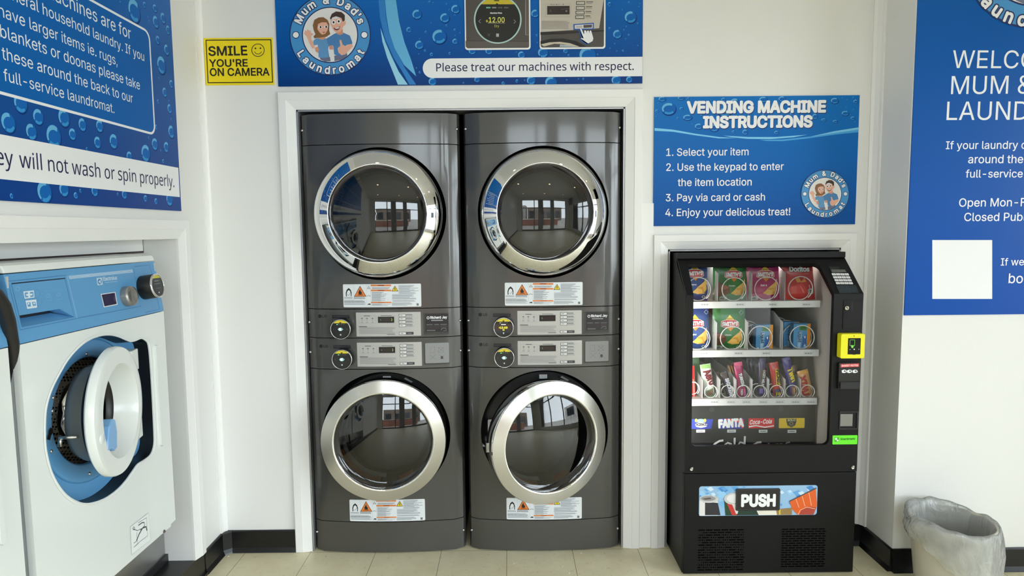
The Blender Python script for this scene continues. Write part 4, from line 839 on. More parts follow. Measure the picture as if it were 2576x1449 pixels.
# ------------------------------------------------------------------ vending machine
VF = frame((1.0685, -.247, 0)); C7 = (1720, 640, 5.574); C8 = (1720, 880, 5.795); C3 = (1660, 600, 3.15); C4 = (1660, 980, 3.089); CK = (2050, 640, 9.056)
VB = mat(11, 11, 12, .5, spec=.25); VB2 = mat(19, 19, 20, .5, spec=.25); GREY = mat(172, 168, 164, .5); GREYD = mat(96, 98, 100, .5); TRW = mat(228, 229, 230, .4)
ZK = 1.174; SLA = math.atan2(.16, .14); SLM = Matrix.Translation((0, 0, ZK)) @ Matrix.Rotation(-SLA, 4, 'X'); SLF = VF @ SLM; SLL = math.hypot(.16, .14)
VP = lambda c, *pts, y=0, fr=None: [plane_at(fr or VF, y, c[0]+p[0]/c[2], c[1]+p[1]/c[2]) for p in pts]
vend = thing('vending_machine', 'black snack vending machine with slanted top and glass front', 'vending machine', VF)
HW = .3555; IX0, IX1 = -.338, .246
b = M(); prof = [(.021, 0), (.72, 0), (.72, 1.336), (.172, 1.336), (.166, 1.312), (.021, 1.168)]
b.prism(prof, -HW, -HW+.018, VB2, 'x'); b.prism(prof, HW-.018, HW, VB2, 'x'); b.box(-HW+.018, HW-.018, .70, .72, 0, 1.336, VB2); b.box(-HW+.018, HW-.018, .172, .70, 1.318, 1.336, VB2); b.box(-HW+.018, HW-.018, .021, .70, 0, .02, VB2)
b.build('cabinet', vend, merge=True)
b = M(); b.box(-HW, HW, .15, .172, 1.313, 1.337, VB); b.build('top_rail', vend, bevel=.002)
b = M(); b.box(-HW, HW, 0, .02, .004, .4335, VB); lowp = b.build('lower_panel', vend, bevel=.003)
# glazed door: upright part and slanted part
wl, wr = -.329, .237; wb = VP(C4, (800, 436))[0][1]; r = .022
arcp = lambda cx, cz, r, a0, a1, n=6: [(cx+r*math.cos(R(a0+(a1-a0)*i/n)), cz+r*math.sin(R(a0+(a1-a0)*i/n))) for i in range(n+1)]
b = M(); b.prism([(-HW, .4365), (HW, .4365), (HW, ZK), (wr, ZK)]+arcp(wr-r, wb+r, r, 0, -90)+arcp(wl+r, wb+r, r, -90, -180)+[(wl, ZK), (-HW, ZK)], 0, .02, VB)
fd = b.build('door_frame', vend, merge=True)
tl = VP(C3, (216, 197), fr=SLF)[0]; tr = VP(C3, (1262, 200), fr=SLF)[0]; zt = (tl[1]+tr[1])/2
b = M(); b.prism([(-HW, 0), (wl, 0)]+arcp(tl[0]+.012, zt-.012, .012, 180, 90)+arcp(tr[0]-.03, zt-.03, .03, 90, 15)+[(wr, 0), (HW, 0), (HW, SLL), (-HW, SLL)], 0, .02, VB)
b.build('slanted_frame', vend, SLM, merge=True)
VG = glassmat('vending_glass', (.93, .95, .95), 1.45, .01)
b = M(); b.add([(wl-.008, .022, wb-.008), (wr+.008, .022, wb-.008), (wr+.008, .022, ZK), (wl-.008, .022, ZK)], [(0, 1, 2, 3)], VG)
def slp(x, z, y=.022): q = SLM @ Vector((x, y, z)); return tuple(q)
b.add([(wl-.008, .022, ZK), (wr+.008, .022, ZK), slp(wr+.008, zt+.01), slp(wl-.008, zt+.01)], [(0, 1, 2, 3)], VG); b.build('window_glass', vend)
# inside
b = M(); b.prism([(.03, .46), (.62, .46), (.62, 1.3), (.19, 1.3), (.03, 1.16)], IX0-.006, IX0, GREY, 'x'); b.prism([(.03, .46), (.62, .46), (.62, 1.3), (.19, 1.3), (.03, 1.16)], IX1, IX1+.006, GREY, 'x'); b.box(IX0, IX1, .62, .63, .46, 1.31, GREYD); b.box(IX0, IX1, .2, .62, 1.30, 1.31, GREY); b.box(IX0, IX1, .03, .62, .44, .46, VB); b.build('inner_liner', vend)
b = M(); b.box(IX0+.02, IX1-.02, .176, .190, 1.290, 1.299, mat(255, 248, 236, .5, emit=20)); b.box(IX0+.001, IX0+.007, .045, .06, .50, 1.14, mat(255, 250, 240, .5, emit=42)); b.build('added_fill_strips', vend)  # hidden glowing strips, added to brighten the trays and inner walls
YT = .125
shelf = []
rgx = random.Random(3)
def coil(parent, c, cx, cy, rpx, n, seed):
    x, z = VP(c, (cx, cy), y=YT-.004)[0]; x2, _ = VP(c, (cx+rpx, cy), y=YT-.004)[0]; rr = x2-x; k = M(); pts = []
    N = n*22
    for i in range(N+1):
        a = R(-52)+2*math.pi*n*i/N; pts.append((x+rr*math.cos(a), YT-.004+(.014*i/22 if i < 22 else .014+(i-22)*.42/N), z+rr*math.sin(a)))
    k.tube(pts, .0021 if rr > .035 else .0019, mat(222, 222, 220, .3), 6); k.build('coil', parent)
for (c, p0, p1, tb, cols, rr, nn) in ((C7, (-130, 668), (1908, 740), 3, [(215, 490), (712, 490), (1170, 480), (1645, 476)], 165, 4), (C7, (-130, 1352), (1888, 1425), 3, [(205, 1180), (690, 1176), (1080, 1172), (1668, 1164)], 166, 4), (C8, (-130, 722), (1938, 797), 3, [(140, 568), (408, 616), (650, 612), (876, 616), (1120, 616), (1362, 614), (1592, 612), (1816, 610)], 93, 7)):
    a0, a1 = VP(c, p0, p1, y=YT-.012); t = M(); t.box(IX0, a1[0], YT-.012, .60, a0[1]-.006, a0[1], GREY); t.box(IX0, a1[0], YT-.014, YT-.010, a1[1], a0[1], TRW)
    tray = t.build('tray', vend); tray['label'] = 'grey snack tray with a white price strip'
    pr = M(); pr.art(YT-.0143, VF, c)
    for i, (cx, cy) in enumerate(cols):
        o = -30 if c is C7 else 10; y0, y1 = (p0[1]+22, p0[1]+46) if c is C7 else (p0[1]+28, p0[1]+50)
        pr.rrect(cx-o-20, p0[1]+10, cx-o+120, p1[1]-14, .0015, mat(216, 218, 220)) if cx > 0 else None; pr.text('%s%d $%d.%d0' % ('ABC'[len(shelf)], i+1, 2+(i % 2), 5), (cx-o, y1), (cx-o+95, y1), G3, res=1) if 0 else [pr.rect(cx-o+a_, y0+4, cx-o+b_, y1-2, G1, up=(a_ == 0)) for a_, b_ in ((0, 26), (34, 58), (64, 72), (78, 95))]
    pr.build('price_strip', tray)
    for i, (cx, cy) in enumerate(cols): coil(tray, c, cx, cy, rr, nn, i)
    xs = [VP(c, p, y=YT)[0][0] for p in cols]; hh = .085 if c is C8 else .125
    for i in range(len(xs)-1):
        q = (xs[i]+xs[i+1])/2 if c is C8 else (xs[i]+xs[i+1])/2+.004; d = M(); z = a0[1]
        d.prism([(YT, z), (.58, z), (.58, z+hh*1.25), (YT+.10, z+hh*1.2), (YT+.03, z+hh), (YT, z+hh*.93)], q-.0012, q+.0012, mat(188, 190, 190, .45), 'x'); d.build('divider', tray)
    shelf.append(a0[1])
# drinks panel with soft-drink buttons
a0, a1 = VP(C8, (0, 800), (1915, 800), y=YT); b = M(); b.box(IX0, a1[0], YT, YT+.01, .47, a0[1], mat(30, 31, 33, .35)); dp = b.build('drinks_panel', vend); dp['label'] = 'black panel with four drink labels'
a = M(); a.art(YT-.0004, VF, C8); KB, FR, CR, SY = mat(50, 66, 166, .4), mat(232, 62, 48, .4), mat(214, 36, 46, .4), mat(226, 192, 30, .4)
a.poly([(60, 1010), (428, 1012), (402, 1150), (60, 1155)], KB); a.ell(250, 1035, 60, 28, mat(150, 210, 236)); a.ell(182, 1030, 20, 26, mat(214, 232, 90)); a.ell(310, 1030, 18, 26, mat(200, 226, 90)); a.poly([(168, 1085), (200, 1062), (300, 1062), (342, 1085), (330, 1120), (250, 1138), (178, 1120)], SW); a.text('KIRKS', (186, 1108), (330, 1106), INK, bold=.04)
a.rrect(505, 1002, 876, 1148, .006, KB); a.poly([(580, 1004), (860, 1004), (872, 1030), (872, 1130), (850, 1146), (800, 1060), (690, 1040)], FR); a.text('FANTA', (510, 1132), (862, 1110), SW, bold=.07, vs=1.35)
a.rrect(943, 998, 1318, 1140, .004, CR); a.poly([(948, 1110), (1050, 1096), (1180, 1120), (1315, 1098), (1314, 1114), (1180, 1136), (1050, 1112), (950, 1132)], SW)
a.text('Coca-Cola', (962, 1085), (1284, 1070), SW, bold=.02, shear=.3, vs=1.35)
a.rrect(1388, 996, 1758, 1138, .004, SY); DKB = mat(52, 48, 34, .4); a.poly([(1494, 1004), (1640, 1004), (1640, 1050), (1620, 1105), (1568, 1134), (1512, 1105), (1496, 1050)], DKB); a.text('SOLO', (1512, 1040), (1624, 1036), mat(200, 190, 150), bold=.04); a.ell(1566, 1075, 30, 26, mat(140, 132, 100), hole=.6, n=18); a.ell(1566, 1084, 52, 40, mat(150, 140, 100), a0=20, a1=160, hole=.85)
for x, y in ((182, 1162), (632, 1162), (1092, 1164), (1512, 1166)): a.rrect(x, y, x+126, y+42, .0008, mat(206, 210, 214)); a.rect(x+22, y+16, x+104, y+27, G2)
for x, y in ((406, 868), (1416, 860)): a.ell(x, y, 30, 32, mat(74, 76, 78), hole=.75, n=20); a.ell(x, y, 10, 10, mat(74, 76, 78), up=False)
CH = mat(226, 228, 228, .5); W_ = .0085
a.line([(575, 1318), (520, 1326), (460, 1362), (425, 1398), (410, 1440)], W_, CH); a.line([(690, 1380), (640, 1352), (600, 1380), (590, 1430)], W_*.9, CH, up=False); a.line([(640, 1352), (690, 1370), (700, 1430)], W_*.9, CH); a.line([(740, 1280), (738, 1430)], W_, CH, up=False); a.line([(890, 1256), (880, 1440)], W_, CH, up=False); a.line([(880, 1360), (820, 1345), (790, 1390), (785, 1440)], W_*.9, CH)
CH2 = mat(170, 172, 172, .5); a.line([(1130, 1345), (1070, 1350), (1020, 1380), (1000, 1430)], W_, CH, up=False)
for q in ([(1270, 1400), (1235, 1362), (1205, 1400)], [(1330, 1400), (1335, 1376), (1370, 1372), (1380, 1400)], [(1395, 1400), (1400, 1372), (1430, 1370), (1440, 1400)], [(1545, 1345), (1500, 1352), (1480, 1380)]): a.line(q, W_*.8, CH2)
a.clip = None; a.build('drink_labels', dp)
# keypad on the slanted column
q0, q1 = VP(CK, (318, 290), (1000, 890), fr=SLF); kp = M(); kp.prism(M.rr(q0[0]-.002, q1[1], q1[0]-.028, q0[1], .004), -.003, .001, mat(20, 20, 21, .35)); kpo = kp.build('keypad', vend, SLM, merge=True, bevel=.001)
a = M(); a.art(-.0031, SLF, CK); a.poly([(480, 704), (930, 700), (1005, 880), (560, 885)], mat(38, 46, 52, .3))
for i, y in enumerate((745, 770, 795, 822, 850)): a.rect(530+i*10, y-6, 790+i*8+(i % 2)*110, y+6, mat(74, 92, 100), up=False)
a.build('price_label', kpo)
a = M(); a.art(-.0031, SLF, CK); a.poly([(372, 342), (682, 342), (722, 408), (392, 410)], mat(92, 94, 86, .2))
a.build('display', kpo)
for rI, (y, xs0) in enumerate(((453, 388), (520, 418), (587, 450), (653, 480))):
    for cI in range(4):
        x = xs0+cI*98; p = VP(CK, (x+9, y+22), (x+78, y-22), fr=SLF, y=-.004); k = M(); k.prism([(p[0][0]+.0005, p[0][1]), (p[1][0]-.0004, p[0][1]), (p[1][0]-.0004, p[1][1]), (p[0][0]+.0005, p[1][1])], -.0045, -.0025, mat(226, 226, 224, .4)); k.art(-.0045); xm, zm = (p[0][0]+p[1][0])/2, (p[0][1]+p[1][1])/2; k.rect(xm-.0022, zm-.001, xm+.0022, zm+.001, G3); k.build('key', kpo)
# money column
e0, e1 = VP(C3, (1455, 490), (1575, 715)); cm = M(); cm.prism(M.rr(e0[0], e1[1], e1[0], e0[1], .002), -.002, .001, mat(14, 14, 15, .45, spec=.25)); cmo = cm.build('coin_panel', vend, merge=True, bevel=.0008)
a = M(); a.art(-.0022, VF, C3); a.rect(1519, 504, 1527, 570, mat(5, 5, 5)); a.build('coin_slot', cmo)
q = VP(C3, (1476, 550))[0]; k = M(); k.lathe([(.0085, 0), (.0085, -.006), (.0075, -.008), (.0055, -.0085), (.005, -.006), (0, -.006)], mat(206, 200, 180, .2, metal=1), q[0], q[1], 24); k.box(q[0]-.001, q[0]+.004, -.0068, -.006, q[1]-.0012, q[1]+.0012, BLK); k.build('lock', cmo)
e0, e1 = VP(C3, (1436, 757), (1617, 948), y=-.03); YR = mat(238, 232, 26, .35); k = M(); k.prism(M.rr(e0[0], e1[1], e1[0], e0[1], .006), -.032, -.001, YR); cr = k.build('card_reader', vend, merge=True, bevel=.003); cr['label'] = 'bright yellow card reader'
a = M(); a.art(-.0323, VF, C3); a.rrect(1492, 790, 1588, 918, .002, mat(20, 22, 20, .2)); LG_ = mat(96, 176, 60, emit=.6); a.rrect(1506, 802, 1544, 850, .002, LG_, line=.0014); a.poly([(1512, 846), (1538, 846), (1530, 868), (1520, 868)], LG_); a.ell(1507, 880, 4, 4, G1); a.ell(1540, 878, 5, 5, SW, up=False); a.ell(1576, 878, 4, 4, G1, up=False); a.poly([(1532, 770), (1546, 770), (1539, 778)], INK); a.rect(1525, 916, 1550, 921, INK, up=False); a.build('screen', cr)
e0, e1 = VP(C3, (1420, 985), (1580, 1192), y=-.012); k = M(); k.prism(M.rr(e0[0], e1[1], e1[0], e0[1], .003), -.013, -.001, mat(24, 24, 25, .3)); zz = e1[1]+(e0[1]-e1[1])*.28; k.box(e0[0]+.005, e1[0]-.003, -.020, -.012, e1[1]+.004, zz, mat(28, 29, 31, .35)); na = k.build('note_acceptor', vend, merge=True, bevel=.0015)
a = M(); a.art(-.0133, VF, C3); a.poly([(1432, 996), (1578, 990), (1578, 1016), (1432, 1022)], mat(214, 60, 66, .4)); a.text('INSERT NOTES', (1440, 1015), (1570, 1011), mat(240, 200, 200), bold=.04); a.rect(1436, 1026, 1578, 1072, mat(28, 30, 40, .3), up=False)
for x in (1462, 1504, 1548): a.poly([(x-22, 1046), (x-4, 1038), (x+14, 1042), (x+20, 1058), (x, 1066), (x-18, 1064)], SW); a.poly([(x-2, 1044), (x+12, 1048), (x+8, 1058), (x-6, 1054)], mat(60, 64, 72))
a.rect(1436, 1126, 1570, 1136, mat(4, 4, 4)); a.build('note_label', na)
e0, e1 = VP(C4, (1395, 168), (1537, 308)); k = M(); k.prism([M.rr(e0[0], e1[1], e1[0], e0[1], .002), M.rr(e0[0]+.004, e1[1]+.006, e1[0]-.006, e0[1]-.006, .002)], -.003, .001, mat(20, 20, 21, .4)); f0, f1 = VP(C4, (1400, 190), (1494, 283)); k.box(f0[0], f1[0], -.0015, 0, f1[1], f0[1], mat(132, 131, 128, .35, metal=.4)); k.build('coin_return', vend, merge=True)
e0, e1 = VP(C4, (1342, 356), (1532, 424)); k = M(); k.prism(M.rr(e0[0], e1[1], e1[0], e0[1], .003), -.0012, .0005, mat(104, 232, 40, .35)); sn = k.build('maker_sticker', vend, merge=True); sn['label'] = 'lime green sticker'
a = M(); a.art(-.0014, VF, C4); a.rrect(1358, 372, 1392, 406, .002, mat(70, 170, 40)); a.poly([(1362, 376), (1376, 376), (1376, 390), (1362, 390)], SW); a.poly([(1376, 390), (1388, 390), (1388, 402), (1376, 402)], SW, up=False); a.text('Snackmate', (1402, 392), (1516, 389), mat(24, 80, 20), bold=.02, shear=.15); a.build('sticker_print', sn)
for p in ((243, 617), (1495, 604)):
    q = VP(C4, p)[0]; k = M(); k.lathe([(.0065, 0), (.0065, -.006), (.0045, -.007), (.004, -.005), (0, -.005)], mat(200, 198, 192, .2, metal=1), q[0], q[1], 20); k.box(q[0]-.001, q[0]+.007, -.004, -.002, q[1]+.002, q[1]+.008, STEEL); k.build('door_bolt', vend)
# delivery flap with printed picture and PUSH plate
e0, e1 = VP(C4, (305, 752), (1218, 972)); k = M(); k.prism(M.rr(e0[0], e1[1], e1[0], e0[1], .011), -.001, .001, mat(150, 190, 226, .25)); fl = k.build('delivery_flap', lowp, merge=True); fl['label'] = 'flap printed with cans on ice and a PUSH plate'
a = M(); a.art(-.0012, VF, C4); a.clip = (e0[0]+.002, e1[1]+.002, e1[0]-.002, e0[1]-.002); rg = random.Random(11)
for i in range(60):
    x, y = rg.uniform(310, 1210), rg.uniform(752, 900); s = rg.uniform(14, 42); cc = rg.choice(((96, 162, 220), (150, 200, 238), (206, 228, 246), (70, 136, 204), (120, 180, 226)))
    a.y = a.y0-.0001-.000008*i; a.poly([(x-s, y-s*.3), (x+s*.2, y-s*.7), (x+s, y+s*.2), (x, y+s*.7)], mat(*cc, .3), up=False)
a.y = a.y0-.001; CT = mat(206, 208, 212, .2, metal=.5)
a.poly([(305, 850), (450, 868), (450, 980), (305, 980)], mat(226, 222, 222, .3)); a.poly([(350, 872), (450, 880), (470, 975), (350, 975)], mat(42, 42, 50, .3)); a.ell(380, 850, 76, 30, CT); a.ell(375, 846, 58, 20, mat(150, 148, 150)); a.poly([(330, 846), (390, 838), (400, 850), (350, 856)], mat(90, 80, 76))
a.poly([(498, 850), (620, 880), (620, 980), (510, 980)], mat(34, 66, 44, .3)); a.poly([(520, 886), (560, 890), (600, 975), (560, 975)], mat(196, 50, 46, .3)); a.ell(570, 848, 72, 46, CT); a.ell(575, 846, 56, 34, mat(226, 226, 228)); a.poly([(560, 890), (620, 890), (640, 960), (590, 965)], mat(220, 220, 220))
a.poly([(610, 930), (760, 940), (770, 980), (600, 980)], mat(22, 54, 44, .3)); a.poly([(750, 938), (920, 930), (915, 980), (770, 980)], mat(232, 226, 214)); a.poly([(900, 930), (1026, 918), (1024, 980), (910, 980)], mat(150, 120, 70)); a.rect(924, 930, 936, 970, mat(220, 190, 60), up=True)
a.poly([(1006, 870), (1210, 772), (1220, 900), (1190, 965), (1070, 972), (1030, 930)], mat(224, 96, 36, .3)); a.poly([(1080, 970), (1100, 930), (1150, 908), (1215, 915), (1190, 975)], mat(176, 66, 50)); a.line([(1005, 868), (1215, 764)], .004, mat(70, 70, 74))
for p in ([(1056, 850), (1080, 915)], [(1104, 828), (1126, 906)], [(1156, 800), (1176, 900)], [(1072, 972), (1090, 935), (1140, 912), (1205, 925)]): a.line(p, .0022, mat(240, 196, 160), up=False)
a.clip = None; a.build('flap_picture', fl)
e0, e1 = VP(C4, (593, 773), (931, 938), y=-.006); k = M(); k.prism(M.rr(e0[0], e1[1], e1[0], e0[1], .005), -.007, -.001, mat(24, 24, 25, .35)); k.art(-.0072, VF, C4); k.rrect(598, 778, 926, 932, .005, mat(80, 82, 84), line=.0008); k.text('PUSH', (634, 905), (889, 902), SW, bold=.05, vs=1.2); k.build('push_plate', fl)
# vent grilles: flat black rectangles, the dark of the slot openings put into the colour
for nm, (x0, y0), (x1, y1), hz in (('vent_grille', (298, 1088), (652, 1412), False), ('vent_grille', (948, 1082), (1280, 1384), True)):
    e0, e1 = VP(C4, (x0, y0), (x1, y1)); a = M(); a.art(-.0004); SL = mat(3, 3, 3, .8, spec=.05); HLt = mat(46, 46, 46, .4); rw = 17; rg = random.Random(5)
    for i in range(rw):
        z1 = e0[1]-(e0[1]-e1[1])*i/rw; z0 = z1-(e0[1]-e1[1])/rw*.5; n = 6
        for j in range(n+1):
            w = (e1[0]-e0[0])/n; xa = e0[0]+w*(j-(.5 if i % 2 else 0)); xb = xa+w*.86; xa, xb = max(xa, e0[0]), min(xb, e1[0])
            if xb-xa > .004:
                a.rect(xa, z0, xb, z1, SL, up=False)
                if not hz and rg.random() < .5:
                    for q in range(3): xx = xa+(xb-xa)*(q+.3)/3; a.y -= .0001; a.rect(xx, z0, xx+.0012, z1, HLt, up=False); a.y += .0001
    a.build(nm, lowp)
# ------------------------------------------------------------------ snacks on the trays
def pack(name, label, cat, group, c, bot, top, wpx, yf, base, artfn=None, thick=.035, back=None, crimp=True):
    """pillow packet standing on a tray; bot/top: middle of its foot and head, wpx: width, all measured on the plane y=yf of the machine"""
    b0, t0 = VP(c, bot, top, y=yf); w = abs(VP(c, (bot[0]+wpx/2, bot[1]), y=yf)[0][0]-VP(c, (bot[0]-wpx/2, bot[1]), y=yf)[0][0])
    dx, dz = t0[0]-b0[0], t0[1]-b0[1]; h = math.hypot(dx, dz); th = math.atan2(dx, dz); T = thick/2
    fr = VF @ Matrix.Translation((b0[0], yf+T, b0[1])) @ Matrix.Rotation(th, 4, 'Y')
    cr = .05*h if crimp else 0
    def sh(x, z):
        u = min(1, abs(2*x/w)); v = min(1, abs(2*(z-h/2)/(h-2*cr))) if h > 2*cr else 1
        return T*max(0, 1-u**2.6)**.55*max(0, 1-v**3)**.6
    m = M(); nx, nz = 12, 16
    for sgn in (-1, 1):
        m.add([(-w/2+w*i/nx, sgn*(sh(-w/2+w*i/nx, h*j/nz)+.0004)+.0006*math.sin(i*2.1+j*1.3), h*j/nz) for j in range(nz+1) for i in range(nx+1)], [(j*(nx+1)+i, j*(nx+1)+i+1, (j+1)*(nx+1)+i+1, (j+1)*(nx+1)+i) for j in range(nz) for i in range(nx)], base, True)
    if artfn:
        m.art(-T-.0012, fr, c, warp=lambda x, z: T-sh(x, z)); m.wstep = (w/7, h/9); m.clip = (-w/2+.001, .001, w/2-.001, h-.001); m.eps = .00012; artfn(m)
    o = m.build(name, None, fr); del m
    return tag(o, label, cat, group)
FOIL = dict(rough=.22)
YLW, RED, CHIP, CHIP2, POT = mat(238, 206, 40, .25), mat(196, 36, 44, .25), mat(232, 186, 96, .3), mat(206, 150, 64, .3), mat(112, 66, 42, .3)
def smiths(lx, ly, flav, veg):
    def f(a):
        a.poly([(lx-78, ly-25), (lx, ly-120), (lx+82, ly-20)], YLW); a.poly([(lx-55, ly+40), (lx+5, ly+110), (lx+68, ly+40)], mat(226, 140, 40, .25), up=False); a.bars(lx-35, ly-72, lx+35, ly-52, 1, mat(190, 150, 20), 1, 1)
        a.poly([(lx-130, ly+40), (lx-122, ly-30), (lx-60, ly-52), (lx+70, ly-50), (lx+124, ly-22), (lx+128, ly+40), (lx+90, ly+56), (lx-90, ly+58)], mat(236, 214, 206)); a.poly([(lx-122, ly+36), (lx-115, ly-26), (lx-58, ly-45), (lx+68, ly-43), (lx+116, ly-18), (lx+120, ly+36), (lx+86, ly+49), (lx-88, ly+50)], RED)
        a.text("SMITH'S", (lx-112, ly+34), (lx+108, ly+28), SW, bold=.05, shear=.18, vs=1.35)
        if flav: a.text(flav, (lx-72, ly+170), (lx+18, ly+170), SW, bold=.02)
        for p, cc in (([(lx-20, ly+280), (lx+30, ly+200), (lx+130, ly+120), (lx+165, ly+60), (lx+170, ly+230), (lx+120, ly+290)], CHIP), ([(lx+30, ly+200), (lx+110, ly+190), (lx+140, ly+290), (lx+60, ly+296)], CHIP2), ([(lx-40, ly+270), (lx+20, ly+215), (lx+90, ly+225), (lx+110, ly+275), (lx+40, ly+298)], CHIP)): a.poly(p, cc)
        if veg: a.poly([(lx-270, ly+290), (lx-260, ly+170), (lx-200, ly+110), (lx-130, ly+150), (lx-60, ly+180), (lx-50, ly+250), (lx-110, ly+300), (lx-200, ly+310)], POT); a.poly([(lx-180, ly+150), (lx-110, ly+150), (lx-70, ly+190), (lx-130, ly+220), (lx-180, ly+200)], mat(170, 112, 84))
        a.rrect(lx-190, ly+318, lx-90, ly+365, .003, mat(206, 214, 206)); a.ell(lx-150, ly+342, 30, 16, mat(110, 110, 104)); a.ell(lx+125, ly+335, 26, 20, mat(180, 200, 190), hole=.6, n=12)
        a.poly([(lx+130, ly-150), (lx+165, ly-185), (lx+200, ly-150), (lx+165, ly-115)], mat(150, 180, 190), holes=[[(lx+140, ly-150), (lx+165, ly-175), (lx+190, ly-150), (lx+165, ly-125)]])
    return f
GRP = 'crisp packets behind the vending glass'
BLUEP, GREENP, PINKP, REDP = mat(46, 76, 136, .24), mat(44, 120, 58, .24), mat(176, 34, 104, .24), mat(190, 40, 46, .24)
pack('crisp_packet', 'blue crisp packet in the top tray, half hidden by the window frame', 'crisps', GRP, C7, (150, 662), (145, 118), 400, .150, BLUEP, smiths(160, 262, 'Original', False))
pack('crisp_packet', 'green crisp packet in the top tray beside the blue one', 'crisps', GRP, C7, (660, 662), (664, 118), 470, .150, GREENP, smiths(700, 278, 'Chicken', True))
pack('crisp_packet', 'pink crisp packet in the top tray', 'crisps', GRP, C7, (1140, 662), (1118, 118), 460, .150, PINKP, smiths(1148, 275, 'Salt &', False))
def dor(a):
    a.poly([(1600, 205), (1640, 235), (1700, 195), (1650, 250), (1620, 246)], mat(226, 206, 170)); a.text('Doritos', (1492, 238), (1766, 238), SW, bold=.035, vs=1.0, outline=(INK, .04)); a.poly([(1560, 330), (1610, 310), (1650, 385), (1590, 395)], CHIP2); a.poly([(1640, 395), (1690, 320), (1720, 380)], mat(222, 140, 50)); a.poly([(1430, 480), (1650, 400), (1820, 600), (1800, 660), (1430, 660)], mat(206, 50, 52, .24)); a.poly([(1620, 420), (1660, 470), (1700, 540), (1670, 530)], mat(226, 120, 110)); a.rrect(1740, 485, 1830, 555, .004, mat(190, 190, 186)); a.ell(1780, 520, 26, 24, mat(90, 90, 90)); a.text('Cheese', (1685, 275), (1755, 275), mat(226, 150, 140))
pack('crisp_packet', 'red corn chip packet in the top tray', 'crisps', GRP, C7, (1655, 662), (1610, 118), 430, .150, REDP, dor)
pack('crisp_packet', 'blue crisp packet half hidden by the window frame in the middle tray', 'crisps', GRP, C7, (160, 1345), (150, 745), 430, .150, BLUEP, smiths(160, 962, 'Original', False))
pack('crisp_packet', 'green crisp packet in the middle tray beside the detergent boxes', 'crisps', GRP, C7, (655, 1345), (650, 745), 455, .150, GREENP, smiths(650, 968, 'Chicken', True))
def box_liquid(name, label, c, quad, yf):
    p = VP(c, *quad, y=yf); x0, x1 = (p[0][0]+p[1][0])/2, (p[2][0]+p[3][0])/2; z0 = min(p[1][1], p[3][1]); z1 = (p[0][1]+p[2][1])/2; fr = VF @ Matrix.Translation((x0, yf, z0)); w, h = x1-x0, z1-z0
    m = M(); m.box(0, w, 0, .035, 0, h, mat(74, 150, 206, .35)); m.art(-.0002)
    m.rect(w*.8, 0, w, h, mat(226, 150, 50, .35)); m.rect(w*.34, h*.75, w*.76, h*.92, mat(70, 136, 50, .35), up=False); m.rect(w*.42, h*.78, w*.7, h*.89, mat(50, 110, 36)); m.poly([(w*.25, 0), (w*.42, 0), (w*.5, h*.72), (w*.3, h*.72)], mat(170, 206, 230), up=True); m.poly([(w*.5, h*.1), (w*.78, h*.2), (w*.78, h*.6), (w*.55, h*.5)], mat(48, 96, 170), up=False)
    m.text('Liquid', (w*.30, h*.70), (w*.30, h*.30), mat(30, 40, 70), bold=.03); m.poly([(w*.62, h*.5), (w*.72, h*.55), (w*.70, h*.42)], SW); m.poly([(w*.6, h*.12), (w*.76, h*.12), (w*.68, h*.24)], mat(206, 220, 236), up=False); m.ell(w*.13, h*.1, .003, .003, SW, up=False)
    return tag(m.build(name, None, fr), label, 'detergent', 'detergent boxes in the middle tray')
box_liquid('detergent_box', 'blue liquid detergent box standing alone in its coil beside the green packet', C7, ((1022, 990), (1005, 1345), (1262, 985), (1236, 1345)), .145)
box_liquid('detergent_box', 'blue liquid detergent box with a darker box behind it in the middle tray', C7, ((1545, 975), (1530, 1335), (1775, 970), (1775, 1335)), .145)
box_liquid('detergent_box', 'detergent box half hidden behind another box in the middle tray', C7, ((1405, 950), (1400, 1318), (1600, 945), (1640, 1318)), .20)
BG = 'chocolate bars in the bottom tray'
def vt(a, t, p, q, m, **k): a.text(t, p, q, m, **k)
def fins(cap, body, foot, tx):
    def f(a):
        for pts, mt in (cap, body, foot):
            if pts: a.poly(pts, mt)
        for t in tx: a.text(t[0], t[1], t[2], t[3], bold=t[4], vs=t[5])
    return f
def bar(label, bot, top, wpx, base, fn, yf=.148, thick=.02, c=C8): return pack('chocolate_bar', label, 'chocolate bar', BG, c, bot, top, wpx, yf, base, fn, thick)
bar('red chocolate bar half hidden by the window frame in the bottom tray', (120, 715), (100, 240), 130, mat(206, 36, 40, .25), lambda a: a.poly([(130, 430), (152, 430), (172, 700), (140, 700)], mat(236, 120, 110)))
bar('white and green chocolate bar in the bottom tray', (392, 722), (322, 215), 155, mat(226, 230, 222, .25), fins(([(225, 205), (410, 205), (408, 268), (250, 285)], mat(146, 190, 110, .25)), ([(330, 600), (425, 560), (470, 730), (310, 730)], mat(96, 140, 104, .25)), ([(345, 610), (420, 570), (440, 690), (340, 690)], mat(112, 84, 66, .3)), [('Aero', (288, 318), (385, 515), mat(112, 24, 40, .3), .05, 1.3)]))
bar('dark brown chocolate bar with blue-edged lettering in the bottom tray', (712, 732), (590, 330), 105, mat(56, 38, 36, .25), fins(([(590, 425), (645, 425), (740, 680), (668, 690)], mat(50, 60, 130, .25)), ([], None), ([], None), [('SNICKERS', (606, 425), (683, 685), SW, .05, 1.25)]))
